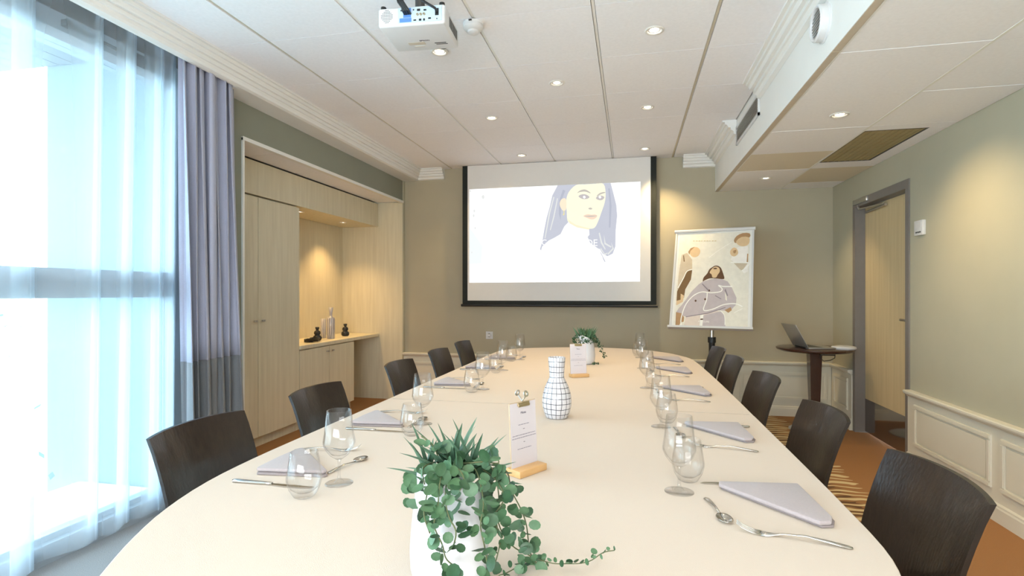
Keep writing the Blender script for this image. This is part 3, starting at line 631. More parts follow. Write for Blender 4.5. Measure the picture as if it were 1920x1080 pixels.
for a in ([(800, 220), (760, 360), (742, 470), (725, 570), (732, 572), (752, 470), (772, 360), (808, 224)], [(830, 230), (800, 380), (770, 500), (776, 504), (808, 390), (838, 236)], [(1190, 520), (1210, 600), (1240, 660), (1235, 668), (1200, 612), (1182, 530)], [(1225, 540), (1240, 610), (1290, 640), (1284, 650), (1230, 620)], [(1285, 600), (1310, 660), (1260, 712), (1256, 700), (1298, 655)], [(1200, 650), (1232, 700), (1262, 690), (1236, 716), (1196, 664)]):
    spoly('hair_strand', a, E_['hairl'], 2 if a[0][1] < 400 else 4, pic)
for a in ([(880, 160), (850, 250), (845, 360), (860, 420), (866, 330), (872, 240), (900, 170)], [(1262, 150), (1275, 300), (1268, 480), (1280, 480), (1290, 300), (1275, 150)], [(1190, 690), (1232, 770), (1238, 768), (1200, 690)]): spoly('hair_strand', a, E_['hd'], 2, pic)
for x, y, r in ((100, 172, 9), (208, 222, 14), (133, 340, 10), (128, 380, 10), (140, 485, 8), (112, 690, 6)): spoly('pale_speck', smooth_pts([(x-r, y), (x, y-r*1.3), (x+r*.7, y), (x, y+r*1.3)]), E_['hairl'], 3, pic)
M['scrtext'] = E_['w']
for s_, cx, cy, z_ in (('DE', 1118, 612, 6),):
    x, z = scr(cx+5, cy); text(s_, .10, 'scrtext', pic, Matrix.Translation((x, YS-.0045, z)) @ Rm(PI/2, 'X'), 'screen_word')
x, z = scr(722, 608); text('C', .085, 'scrtext', pic, Matrix.Translation((x, YS-.0045, z)) @ Rm(PI/2, 'X'), 'screen_word')

# ------------------------------------------------------------------ flip chart with poster
EB = Vector((.6884, 5.128, .9052)); EP, ET, EH, EW = -.2508, .3745, .978, .70
fe = thing('flipchart_easel', 'white flip chart easel holding a poster, standing before the back wall', 'easel', (EB.x, EB.y, 0), EP)
BM = Tm(0, 0, EB.z) @ Rm(-ET, 'X')       # local board space: x across, z up the board, -y towards the room
MB().box(-.35, .35, .002, .016, 0, EH, BM).obj('board', 'boardwhite', fe)
MB().box(-.352, -.335, -.006, .018, 0, EH, BM).box(.335, .352, -.006, .018, 0, EH, BM).obj('board_frame', 'whiteplastic', fe)
MB().tube([(-.362, -.004, EH), (.362, -.004, EH)], .017, 12).xf(BM).obj('paper_clamp', 'whiteplastic', fe, smooth='auto')
MB().box(-.36, .36, -.045, .012, -.016, -.006, BM).box(-.36, .36, -.047, -.042, -.016, .004, BM).obj('pen_tray', 'whiteplastic', fe)
top = BM @ Vector((0, .02, .30))
MB().tube([(0, .23, .10), (0, .18, .80)], .028, 14).obj('post', 'black', fe, smooth='auto')
MB().tube([(0, .18, .78), (0, .19, .95), tuple(BM @ Vector((0, .018, .35)))], .018, 12).obj('inner_post', 'steel', fe, smooth='auto')
MB().lathe([(0, .0), (.036, .0), (.036, .05), (0, .05)], 16, Tm(0, .183, .76)).obj('clamp_knob', 'black', fe)
for a in (-2.6, -.55, 1.57): MB().tube([(0, .235, .10), (.40*math.cos(a), .235+.22*math.sin(a), .014)], .013, 8).obj('leg', 'black', fe)
# poster, crop coords 5.4x, origin (1240,420)
def pst(cx, cy):
    tl, tr, br, bl = (150, 120), (882, 88), (846, 1046), (128, 1030)
    v = (cy-tl[1])/(bl[1]-tl[1]); u = .5
    for _ in range(6):
        xl = tl[0]+(bl[0]-tl[0])*v; xr = tr[0]+(br[0]-tr[0])*v; u = (cx-xl)/(xr-xl)
        yt = tl[1]+(tr[1]-tl[1])*u; yb = bl[1]+(br[1]-bl[1])*u; v = (cy-yt)/(yb-yt)
    return (-.315+.63*u, EH-.03-(EH-.04)*v)
def pmat(n_, c, r=.6): return mat('poster_'+n_, tuple((x/255)**2.2 for x in c), r, noise=.06, nscale=25)
PM = {'bg': pmat('cream', (232, 228, 214)), 'coat': pmat('lavender_coat', (192, 182, 184)), 'coatd': pmat('coat_fold', (140, 130, 136)), 'skin': pmat('skin', (222, 192, 150)), 'skind': pmat('skin_shade', (176, 138, 98)), 'hair': pmat('brown_hair', (96, 66, 42)),
      'line': pmat('white_line', (250, 248, 240)), 'beige': pmat('beige_coat', (205, 190, 165)), 'brown': pmat('brown_sleeve', (120, 92, 58)), 'skirt': pmat('pale_skirt', (222, 208, 196)), 'ink': pmat('pale_print', (205, 190, 150)), 'blouse': pmat('white_blouse', (244, 240, 232))}
poster = thing('poster', 'fashion poster of a woman in a lavender coat pinned on the flip chart', 'poster', (EB.x, EB.y, 0), EP)
def ppoly(name, pts, m, layer, sm=0):
    if sm: pts = smooth_pts(pts, True, sm)
    b = MB(); y = -.0010-.0004*layer
    b.b.faces.new([b.b.verts.new((u, y, v)) for u, v in (pst(*p) for p in pts)]); bmesh.ops.triangulate(b.b, faces=b.b.faces[:]); b.xf(BM); return b.obj(name, PM[m], poster)
MB().box(-.315, .315, -.0010, .0015, .008, EH-.03, BM).obj('sheet', PM['bg'], poster)
ppoly('coat', [(415, 600), (500, 575), (600, 575), (660, 600), (700, 660), (745, 760), (738, 830), (700, 870), (665, 905), (640, 885), (560, 880), (470, 905), (350, 930), (240, 940), (150, 905), (170, 870), (230, 800), (300, 700), (370, 630)], 'coat', 1)
ppoly('skirt', [(250, 945), (420, 925), (560, 885), (620, 910), (640, 1030), (236, 1026)], 'skirt', 1)
ppoly('trousers', [(420, 930), (600, 890), (632, 940), (640, 1035), (400, 1030)], 'coat', 2)
ppoly('arm_gap', [(632, 690), (650, 740), (655, 790), (640, 780)], 'bg', 2)
ppoly('hair', [(500, 460), (540, 440), (585, 455), (608, 500), (628, 570), (590, 575), (540, 570), (480, 570), (430, 590), (412, 600), (420, 560), (455, 520), (475, 480)], 'hair', 2, 3)
ppoly('face', [(505, 470), (540, 450), (575, 465), (582, 500), (560, 535), (545, 560), (510, 560), (500, 530), (480, 510)], 'skin', 3, 3)
ppoly('sunglasses', [(512, 470), (535, 462), (556, 466), (550, 476), (525, 478)], 'hair', 4)
ppoly('collar', [(480, 590), (530, 570), (600, 580), (560, 640), (500, 700), (440, 650)], 'coat', 3)
for a in ([(410, 620), (480, 690), (470, 696), (404, 628)], [(640, 670), (665, 740), (655, 745), (630, 690)], [(540, 735), (600, 770), (596, 776), (536, 742)], [(250, 940), (470, 905), (640, 850), (640, 858), (470, 914), (252, 948)]): ppoly('fold_line', a, 'coatd', 4)
for x, y in ((345, 790), (440, 775), (478, 690)): ppoly('button', [(x-11, y), (x, y-11), (x+11, y), (x, y+11)], 'hair', 4, 3)
ppoly('belt_buckle', [(395, 930), (428, 922), (420, 975), (418, 1035), (390, 1035), (400, 975)], 'line', 4)
ppoly('belt', [(398, 962), (424, 960), (424, 972), (398, 974)], 'hair', 5)
ppoly('hand', [(150, 900), (205, 910), (235, 950), (232, 990), (200, 1000), (185, 1032), (150, 1036), (160, 980)], 'skind', 4)
ppoly('elbow_hand', [(630, 880), (690, 850), (700, 880), (668, 905)], 'skind', 3)
# left figure
ppoly('left_coat', [(183, 330), (240, 310), (295, 380), (300, 480), (280, 560), (240, 650), (225, 720), (145, 830), (150, 700), (160, 520)], 'beige', 1)
ppoly('left_sleeve', [(240, 500), (300, 480), (290, 580), (235, 680), (225, 760), (150, 815), (150, 700), (200, 600)], 'brown', 2)
ppoly('left_hand', [(190, 720), (225, 740), (215, 800), (150, 835), (150, 790), (190, 780)], 'skin', 3)
ppoly('left_head', [(262, 290), (300, 252), (350, 255), (378, 290), (360, 340), (310, 355), (275, 330)], 'skin', 2, 3)
ppoly('left_hair', [(250, 300), (275, 262), (320, 246), (300, 262), (275, 290), (262, 330)], 'skind', 3)
ppoly('left_lapel', [(205, 330), (218, 400), (206, 400), (198, 340)], 'brown', 3)
# right figure
ppoly('right_hair', [(722, 180), (750, 135), (810, 105), (879, 108), (878, 150), (800, 160), (740, 210)], 'skind', 2, 2)
ppoly('right_head', [(745, 190), (800, 145), (870, 150), (876, 200), (850, 235), (800, 243), (760, 225)], 'skin', 3, 2)
ppoly('right_hand', [(685, 290), (720, 255), (755, 275), (762, 320), (725, 348), (690, 330)], 'skin', 2, 3)
ppoly('right_finger', [(715, 290), (745, 280), (738, 310), (720, 315)], 'skind', 3, 2)
ppoly('right_blouse', [(760, 250), (862, 240), (856, 500), (820, 520), (740, 420), (690, 380), (700, 350)], 'blouse', 1)
ppoly('right_sleeve', [(720, 415), (855, 418), (800, 495), (770, 470)], 'beige', 2); ppoly('right_edge', [(852, 320), (862, 320), (858, 410), (845, 410)], 'skind', 3)
def pstroke(pts, w=7):
    pts = smooth_pts(pts, False, 5); L = []; Rr = []
    for i, p in enumerate(pts):
        a = pts[max(i-1, 0)]; c = pts[min(i+1, len(pts)-1)]; dx, dy = c[0]-a[0], c[1]-a[1]; n_ = math.hypot(dx, dy) or 1; L.append((p[0]-dy/n_*w/2, p[1]+dx/n_*w/2)); Rr.append((p[0]+dy/n_*w/2, p[1]-dx/n_*w/2))
    b = MB(); y = -.0034
    lv = [b.b.verts.new((pst(*p)[0], y, pst(*p)[1])) for p in L]; rv_ = [b.b.verts.new((pst(*p)[0], y, pst(*p)[1])) for p in Rr]
    for i in range(len(lv)-1): b.b.faces.new((lv[i], lv[i+1], rv_[i+1], rv_[i]))
    b.xf(BM); b.obj('white_stroke', PM['line'], poster)
pstroke([(208, 1030), (205, 960), (240, 840), (310, 750), (400, 705), (500, 712), (590, 700), (605, 670), (570, 640), (620, 650), (705, 650)], 10)
pstroke([(460, 705), (455, 780), (428, 880), (520, 870), (620, 828), (730, 818), (800, 845)], 10)
pstroke([(300, 480), (245, 500), (210, 570), (158, 665)], 9); pstroke([(690, 410), (862, 412), (840, 460), (795, 495)], 8); pstroke([(590, 885), (630, 930), (635, 1020)], 6); pstroke([(720, 905), (800, 865)], 5); pstroke([(470, 360), (560, 290), (700, 200)], 4)
MB()
pth = MB()
for k in range(9): 
    x0 = 300+k*28; (u0, v0), (u1, v1) = pst(x0, 190), pst(x0+(20 if k % 3 else 14), 182)
    pth.box(u0, u1, -.0034, -.0014, v0, v0+.007)
pth.xf(BM).obj('headline', PM['ink'], poster)
def onboard(cx, cy): u, v = pst(cx, cy); return BM @ Tm(u, -.0036, v) @ Rm(PI/2, 'X')
M['pline'] = PM['line']; text('MERCURE', .022, 'pline', poster, onboard(430, 990), 'poster_word')

# ------------------------------------------------------------------ bistro table, laptop, speakerphone
bt = thing('bistro_table', 'round dark wood pedestal table in the corner by the door', 'table', (1.592, 5.28, 0))
MB().lathe([(0, .702), (.27, .702), (.300, .712), (.308, .722), (.308, .730), (.300, .734), (0, .734)], 48).obj('tabletop', 'mahog', bt, smooth='auto')
MB().box(-.058, .058, -.058, .058, 0, 1).obj('x', 'mahog', bt) if False else None
cl = MB(); v0 = [cl.b.verts.new((x*.050, y*.050, .702)) for x, y in ((-1, -1), (1, -1), (1, 1), (-1, 1))]; v1 = [cl.b.verts.new((x*.031, y*.031, .02)) for x, y in ((-1, -1), (1, -1), (1, 1), (-1, 1))]
cl.b.faces.new(v0); cl.b.faces.new(v1[::-1])
for i in range(4): cl.b.faces.new((v0[i], v1[i], v1[(i+1) % 4], v0[(i+1) % 4]))
cl.obj('column', 'mahog', bt)
MB().lathe([(0, .022), (.05, .022), (.19, .012), (.205, .006), (.205, 0), (0, 0)], 40).obj('base_plate', 'steel', bt, smooth='auto')
lp = thing('laptop', 'open silver laptop on the round table by the door', 'laptop', (1.475, 5.25, .735), math.radians(98))
MB().box(-.15, .15, -.225, 0, 0, .014).bevel(.004, 2).obj('keyboard_base', 'silver', lp, smooth='auto')
MB().box(-.135, .135, -.12, -.02, .0142, .0152).obj('keys', 'black', lp)
LT = Tm(0, .0, .014) @ Rm(math.radians(-28), 'X')
MB().box(-.15, .15, 0, .008, 0, .222, LT).bevel(.003, 2).obj('lid', 'silver', lp, smooth='auto')
MB().box(-.138, .138, -.0012, 0, .014, .208, LT).obj('display', 'black', lp)
MB().tube([(-.10, .004, .010), (.10, .004, .010)], .007, 8).obj('hinge', 'black', lp)
spk = thing('conference_puck', 'flat oval white conference speaker beside the laptop', 'speakerphone', (1.800, 5.20, .7345))
MB().lathe([(0, 0), (.095, 0), (.100, .010), (.092, .022), (.06, .028), (0, .028)], 36).xf(Matrix.Diagonal((1, .8, 1, 1))).obj('shell', 'whiteplastic', spk, smooth='auto')
MB().lathe([(0, .0285), (.055, .0285), (.055, .0275)], 28).obj('top_mesh', 'whiteplastic', spk)
ps = thing('power_strip', 'black power block with a looped cable under the round table', 'power strip', (1.66, 5.17, .688))
MB().box(-.06, .06, -.02, .02, -.010, .012).bevel(.003, 1).obj('block', 'black', ps)
MB().tube([(-.05+.0, -.01, -.005), (-.058, -.012, -.035), (-.03, -.015, -.058), (.02, -.015, -.050), (.055, -.012, -.030), (.058, -.01, -.010), (.05, -.01, 0)], .0035, 6).obj('cable', 'black', ps, smooth='auto')

# ------------------------------------------------------------------ wall pieces
tm = thing('thermostat', 'white box-shaped room thermostat on the right wall beside the door', 'thermostat', (XR, 4.19, 1.66))
MB().box(-.022, 0, -.052, .060, -.050, .052).bevel(.004, 2).obj('housing', 'whiteplastic', tm, smooth='auto')
MB().box(-.0245, -.0225, -.035, .035, .0, .038).bevel(.001, 1).obj('cover', 'whiteplastic', tm)
for k in range(3): MB().box(-.0245, -.022, -.03+.024*k, -.015+.024*k, -.034, -.024).obj('button', 'darkgrey', tm)
so = thing('wall_socket', 'white square socket on the back wall left of the table end', 'socket', (-1.535, YB, .748))
MB().box(-.040, .040, -.010, 0, -.042, .042).bevel(.002, 1).obj('plate', 'whiteplastic', so)
MB().lathe([(0, .001), (.019, .001), (.021, .006)], 20, Tm(0, -.010, 0) @ Rm(PI/2, 'X')).obj('outlet', 'darkgrey', so)
MB().box(-.022, .022, -.034, -.011, -.014, .014).bevel(.004, 1).obj('plug', 'whiteplastic', so)

# ------------------------------------------------------------------ conference table and cloth
outline = [(-1.046, 1.35), (-1.048, 1.6), (-1.048, 2.2), (-1.048, 3.0), (-1.048, 3.8), (-1.047, 4.0), (-1.042, 4.18), (-1.015, 4.33), (-.95, 4.46), (-.82, 4.56), (-.60, 4.66), (-.31, 4.72), (-.02, 4.66), (.15, 4.55), (.285, 4.40), (.375, 4.20), (.425, 4.0), (.445, 3.5), (.455, 2.9), (.459, 2.2), (.461, 1.6), (.460, 1.35), (.455, 1.13), (.432, 1.0), (.38, .84), (.29, .68), (.12, .52), (-.10, .43), (-.30, .41), (-.52, .44), (-.70, .54), (-.81, .66), (-.875, .76), (-.935, .87), (-.99, 1.0), (-1.03, 1.16)]
outl = smooth_pts(outline, True, 3)
cen = Vector((-.295, 2.5))
def inset(pts, d):
    out = []; n_ = len(pts)
    for i, p in enumerate(pts):
        a = Vector(pts[i-1]); c = Vector(pts[(i+1) % n_]); t = (c-a).normalized(); nn = Vector((-t.y, t.x))
        if nn.dot(cen-Vector(p)) < 0 and abs(nn.dot(cen-Vector(p))) > .05: nn = -nn
        out.append((p[0]+nn.x*d, p[1]+nn.y*d))
    return out
tb = thing('conference_table', 'long boat-shaped meeting table under the cream cloth', 'table', (0, 0, 0))
it = inset(outl, .006)
for nm, cond in (('tabletop', lambda p: p[1] <= 2.236), ('tabletop', lambda p: p[1] >= 2.244)):
    yy = 2.236 if cond((0, 0)) else 2.244
    pts = [p for p in it if cond(p)]
    ang = sorted(pts, key=lambda p: math.atan2(p[1]-yy-(.001 if yy > 2.24 else -.001), p[0]+.295))
    hull = ang
    xl, xr = -1.04, .452
    full = hull+[(xl, yy), (xr, yy)]
    full = sorted(full, key=lambda p: math.atan2(p[1]-(yy+(-.5 if yy < 2.24 else .5)), p[0]+.295))
    MB().prism(full, .712, .744).obj(nm, 'oak', tb)
for x, y in ((-.68, 1.0), (.08, 1.0), (-.68, 2.05), (.08, 2.05), (-.68, 2.45), (.08, 2.45), (-.68, 4.1), (.06, 4.1)): MB().lathe([(0, 0), (.024, 0), (.026, .71), (0, .71)], 16, Tm(x, y, 0)).obj('leg', 'steel', tb)
tc_ = thing('tablecloth', 'seamed cream felt cloth covering the whole meeting table', 'tablecloth', (0, 0, 0))
# two lengths of cloth meeting at the seam
def cloth_piece(lo):
    b = MB(); yy = 2.2395 if lo else 2.2405
    pts = [p for p in outl if (p[1] < yy if lo else p[1] > yy)]
    full = pts+[(-1.048, yy), (.458, yy)]
    full = sorted(full, key=lambda p: math.atan2(p[1]-(yy+(-.5 if lo else .5)), p[0]+.295))
    t = [b.b.verts.new((x, y, .7500)) for x, y in full]; b.b.faces.new(t)
    n_ = len(full)
    o1 = inset(full, -.003)
    rings = [t]
    for k, (dz, off) in enumerate(((.7485, -.0025), (.744, -.004), (.66, -.008), (.60, -.012), (.545, -.016))):
        row = []
        for i, p in enumerate(full):
            d = Vector((p[0]+.295, (p[1]-2.24)*.32 if abs(p[1]-2.24) > .01 else 0)).normalized()
            w = (.012*math.sin(i*2.1)+.006*math.sin(i*.9))*max(0, (.72-dz)/.18)
            on = abs(p[1]-yy) < 1e-4
            row.append(b.b.verts.new((p[0]-off*d.x+w*d.x, p[1]-(0 if on else off*d.y-w*d.y), dz)))
        rings.append(row)
    for a, c in zip(rings, rings[1:]):
        for i in range(n_):
            j = (i+1) % n_
            if abs(full[i][1]-yy) < 1e-4 and abs(full[j][1]-yy) < 1e-4: continue
            b.b.faces.new((a[i], a[j], c[j], c[i]))
    return b.obj('cloth_length', 'cloth', tc_)
cloth_piece(True); cloth_piece(False)
MB().box(.14, .446, 2.2385, 2.2415, .7500, .7508).box(-1.03, -.44, 2.2385, 2.2415, .7500, .7508).obj('seam', mat('seam_thread', (.42, .36, .30), .9, noise=.05), tc_)

# ------------------------------------------------------------------ chairs
def make_chair(label):
    t = thing('dining_chair', label, 'chair', (0, 0, 0), 0, 'dark wooden chairs along the meeting table')
    # faces -X local; top of the back at x=0, seat forward
    hw, zt, zb, th = .188, .824, .455, .011
    def bx(u, z):  # curved, reclined shell
        return -.085*(zt-z)/(zt-zb)-.035*(u/hw)**2+.018*math.sin((zt-z)/(zt-zb)*PI)*-1
    rows = 8; cols = 14; F = []; B = []
    b = MB()
    for i in range(rows+1):
        z = zb+(zt-zb)*i/rows; F.append([b.b.verts.new((bx(hw*(2*k/cols-1), z), hw*(2*k/cols-1)*(1-.03*(1-i/rows)), z-(.006*abs(2*k/cols-1)**3 if i == rows else 0))) for k in range(cols+1)])
        B.append([b.b.verts.new((v.co.x+th, v.co.y, v.co.z)) for v in F[-1]])
    for G, fl in ((F, 0), (B, 1)):
        for a, c in zip(G, G[1:]):
            for k in range(cols): b.b.faces.new((a[k], a[k+1], c[k+1], c[k]))
    b.obj('backrest', 'wenge', t, smooth='auto')
    b2 = MB()
    e = MB()
    ed = [(F[rows][k].co.copy() if False else None) for k in ()]
    # edge band closing the shell
    def P(i, k, s): 
        z = zb+(zt-zb)*i/rows; u = hw*(2*k/cols-1); x = bx(u, z); return (x+(th if s else 0), u*(1-.03*(1-i/rows)), z-(.006*abs(2*k/cols-1)**3 if i == rows else 0))
    loop = [(0, k) for k in range(cols+1)]+[(i, cols) for i in range(1, rows+1)]+[(rows, k) for k in range(cols-1, -1, -1)]+[(i, 0) for i in range(rows-1, 0, -1)]
    va = [e.b.verts.new(P(i, k, 0)) for i, k in loop]; vb = [e.b.verts.new(P(i, k, 1)) for i, k in loop]
    for i in range(len(loop)): j = (i+1) % len(loop); e.b.faces.new((va[i], va[j], vb[j], vb[i]))
    e.obj('edge_band', 'wengeedge', t)
    MB().box(-.47, -.075, -.19, .19, .440, .455).bevel(.006, 2).obj('seat', 'wenge', t, smooth='auto')
    for y in (-.165, .165):
        MB().tube([(-.44, y, .44), (-.45, y, 0)], .011, 10).obj('leg', 'steel', t, smooth='auto'); MB().tube([(-.10, y, .44), (-.03, y*1.03, 0)], .011, 10).obj('leg', 'steel', t, smooth='auto')
    MB().tube([(-.44, -.165, .428), (-.44, .165, .428)], .010, 8).tube([(-.10, -.165, .428), (-.10, .165, .428)], .010, 8).obj('seat_rail', 'steel', t)
    return t
order = ['nearest the camera', 'second from the camera', 'third from the camera', 'fourth from the camera', 'farthest from the camera']
ch0 = None
for side, arr in (('door', [(.692, 1.39, 3), (.680, 2.055, 3), (.668, 2.83, 5), (.658, 3.58, 4), (.650, 4.16, 4)]), ('window', [(-1.325, 1.43, 0), (-1.322, 2.06, 0), (-1.338, 2.93, 0), (-1.345, 3.60, 0), (-1.37, 4.235, 0)])):
    for k, (x, y, a) in enumerate(arr):
        lb = 'dark wooden chair on the %s side of the table, %s' % (side, order[k])
        rz = math.radians(a) if side == 'door' else PI+math.radians(a)
        if ch0 is None: ch0 = make_chair(lb); o = ch0; o.location = (x, y, 0); o.rotation_euler = (0, 0, rz)
        else: o = dup(ch0, lb, (x, y, 0), rz)

# ------------------------------------------------------------------ place settings
TZ = .7503
def wineglass():
    t = thing('wine_glass', '', 'glass', (0, 0, 0), 0, 'wine glasses on the table')
    MB().lathe([(0, .003), (.012, .0045), (.030, .002), (.034, .0008), (.034, 0), (0, 0)], 32).obj('foot', 'glass', t, smooth=True)
    MB().lathe([(.012, .0045), (.0045, .012), (.0036, .022), (.0036, .052), (.006, .060)], 14).obj('stem', 'glass', t, smooth=True)
    MB().lathe([(.0, .060), (.010, .061), (.022, .070), (.033, .085), (.0385, .099), (.0385, .105), (.035, .128), (.0295, .180), (.0285, .1805), (.0275, .180), (.033, .128), (.0365, .104), (.0365, .099), (.031, .087), (.020, .073), (.0, .066)], 36).obj('bowl', 'glass', t, smooth=True)
    return t
def tumbler():
    o = MB().lathe([(0, 0), (.019, 0), (.024, .003), (.034, .020), (.0395, .040), (.0395, .048), (.036, .070), (.0300, .104), (.0290, .105), (.0280, .104), (.034, .070), (.0372, .047), (.0372, .040), (.031, .022), (.018, .012), (0, .011)], 36).obj('water_glass', 'glass', smooth=True)
    return tag(o, '', 'glass', 'water tumblers on the table')
def strip(path, widths, zs, th=.0014):
    b = MB(); up = []; lo = []
    for (x, y), w, z in zip(path, widths, zs):
        up.append([b.b.verts.new((x, y-w, z+th)), b.b.verts.new((x, y, z+th+w*.25)), b.b.verts.new((x, y+w, z+th))]); lo.append([b.b.verts.new((x, y-w, z)), b.b.verts.new((x, y+w, z))])
    for i in range(len(up)-1):
        a, c, d, e_ = up[i], up[i+1], lo[i], lo[i+1]
        b.b.faces.new((a[0], a[1], c[1], c[0])); b.b.faces.new((a[1], a[2], c[2], c[1])); b.b.faces.new((d[0], e_[0], e_[1], d[1])); b.b.faces.new((a[0], c[0], e_[0], d[0])); b.b.faces.new((a[2], d[1], e_[1], c[2]))
    b.b.faces.new((up[0][0], lo[0][0], lo[0][1], up[0][2], up[0][1])); b.b.faces.new((up[-1][0], up[-1][1], up[-1][2], lo[-1][1], lo[-1][0]))
    return b
def fork():    # handle end at +x, tines towards -x
    t = thing('fork', '', 'fork', (0, 0, 0), 0, 'table forks')
    strip([(.095, 0), (.090, 0), (.06, 0), (.02, 0), (-.02, 0), (-.036, 0), (-.046, 0), (-.058, 0)], [.003, .0075, .0060, .0032, .0026, .006, .0105, .0115], [.001, .0012, .005, .009, .006, .002, .0006, .001]).obj('handle', 'cutlery', t, smooth=True)
    for k in range(4):
        y = -.0093+.0062*k
        strip([(-.056, y), (-.075, y), (-.092, y), (-.102, y*.93)], [.0019, .0017, .0014, .0006], [.001, .003, .009, .016]).obj('tine', 'cutlery', t, smooth=True)
    return t
def knife():
    t = thing('knife', '', 'knife', (0, 0, 0), 0, 'table knives')
    strip([(.115, 0), (.110, 0), (.07, 0), (.02, 0), (.005, 0)], [.003, .0085, .0075, .0052, .0042], [.001, .001, .0015, .0015, .0012], .004).obj('handle', 'cutlery', t, smooth=True)
    MB().prism([(.006, -.0035), (.006, .0055), (-.03, .0085), (-.07, .0085), (-.098, .004), (-.108, -.003), (-.06, -.0045)], .001, .0028).obj('blade', 'cutlery', t)
    return t
def spoon():   # bowl towards -x
    t = thing('spoon', '', 'spoon', (0, 0, 0), 0, 'dessert spoons')
    strip([(.072, 0), (.068, 0), (.045, 0), (.01, 0), (-.028, 0)], [.0025, .0062, .0048, .0024, .0026], [.001, .001, .004, .007, .003]).obj('handle', 'cutlery', t, smooth=True)
    b = MB()
    for i in range(7): pass
    R = []
    for i in range(7):
        q = i/6; R.append([(-.050+.024*q*math.cos(a), .0155*q*math.sin(a), .001+.0065*q*q) for a in [2*PI*k/20 for k in range(21)]])
    b.grid(R[1:]); b.lathe([(0, .001), (.0155*0+.004, .0012)], 20, Tm(-.05, 0, 0)); o = b.obj('bowl', 'cutlery', t, smooth=True)
    md = o.modifiers.new('thick', 'SOLIDIFY'); md.thickness = .0012; md.offset = 1
    return t
def napkin(kind):
    t = thing('napkin', '', 'napkin', (0, 0, 0), 0, 'folded mauve napkins')
    if kind == 'R':
        up = [(.004, .006), (.186, .030), (.196, -.165), (.186, -.192), (.162, -.200), (.0, -.014)]
    else:
        up = [(0, 0), (.18, .012), (.186, .022), (.10, .11), (.015, .195), (.002, .190), (-.006, .10), (-.006, .01)]
    lo = [(x+.006, y-.008 if kind != 'R' else y+.004) for x, y in up]
    b = MB().prism(lo, .0, .0055); b.bevel(.002, 2); b.obj('under_fold', 'napkin_shaded', t, smooth='auto')
    b = MB().prism(up, .0062, .0150); b.bevel(.0035, 3); b.obj('top_fold', 'napkin', t, smooth='auto')
    return t
protos = {'wine_glass': wineglass(), 'water_glass': tumbler(), 'fork': fork(), 'knife': knife(), 'spoon': spoon(), 'napR': napkin('R'), 'napL': napkin('L')}
used = {}
def put(key, lb, x, y, a=0, z=TZ, sc_=None):
    p = protos[key]
    if key in used: o = dup(p, lb, (x, y, z), math.radians(a))
    else: o = p; used[key] = 1; o['label'] = lb; o.location = (x, y, z); o.rotation_euler = (0, 0, math.radians(a))
    return o
place = ['nearest the camera', 'second from the camera', 'third from the camera', 'fourth from the camera', 'farthest from the camera']
Rset = [dict(w=(.112, 1.338), t=(.140, 1.420), n=(.205, 1.385, 0), k=(.275, 1.412, 3), f=(.305, 1.125, -12), s=(.180, 1.235, 100)),
        dict(w=(.104, 1.972), t=(.128, 2.045), n=(.185, 2.01, 0), k=(.290, 2.025, 0), f=(.275, 1.735, -10), s=(.155, 1.90, 95)),
        dict(w=(.078, 2.76), t=(.112, 2.82), n=(.150, 2.77, 4), k=(.235, 2.81, 2), f=(.240, 2.465, -3), s=(.128, 2.66, 95)),
        dict(w=(.072, 3.47), t=(.104, 3.55), n=(.150, 3.47, 0), k=(.230, 3.50, 0), f=(.225, 3.17, 0), s=(.120, 3.38, 95)),
        dict(w=(.066, 4.03), t=(.050, 4.13), n=(.150, 4.02, 0), k=(.225, 4.05, 0), f=(.225, 3.69, 0), s=(.115, 3.93, 95))]
Lset = [dict(w=(-.703, 1.218), t=(-.735, 1.120), n=(-.948, 1.235, 2), k=(-.852, 1.172, 180), f=(-.885, 1.462, 192), s=(-.750, 1.345, 256)),
        dict(w=(-.728, 1.832), t=(-.705, 1.680), n=(-.965, 1.755, 2), k=(-.845, 1.708, 180), f=(-.875, 1.985, 184), s=(-.752, 1.84, 268)),
        dict(w=(-.704, 2.552), t=(-.735, 2.470), n=(-.975, 2.605, 0), k=(-.890, 2.54, 180), f=(-.880, 2.83, 188), s=(-.752, 2.64, 268)),
        dict(w=(-.758, 3.205), t=(-.775, 3.10), n=(-1.000, 3.225, 0), k=(-.905, 3.175, 180), f=(-.905, 3.47, 184), s=(-.800, 3.29, 268)),
        dict(w=(-.760, 3.735), t=(-.800, 3.64), n=(-.985, 3.745, 0), k=(-.885, 3.69, 180), f=(-.885, 3.97, 184), s=(-.760, 3.83, 268))]
for side, sets, nk in (('door', Rset, 'napR'), ('window', Lset, 'napL')):
    for k, d in enumerate(sets):
        e_ = 'on the %s side, place %s' % (side, place[k])
        put('wine_glass', 'stemmed wine glass '+e_, *d['w']); put('water_glass', 'stemless water glass '+e_, *d['t'])
        put(nk, 'folded mauve grey napkin '+e_, *d['n']); put('fork', 'steel fork '+e_, *d['f'])
        put('knife', 'steel table knife '+e_, *d['k'], z=TZ+.0) if side == 'window' else put('knife', 'steel table knife under the napkin '+e_, *d['k'])
        put('spoon', 'small steel spoon '+e_, *d['s'])

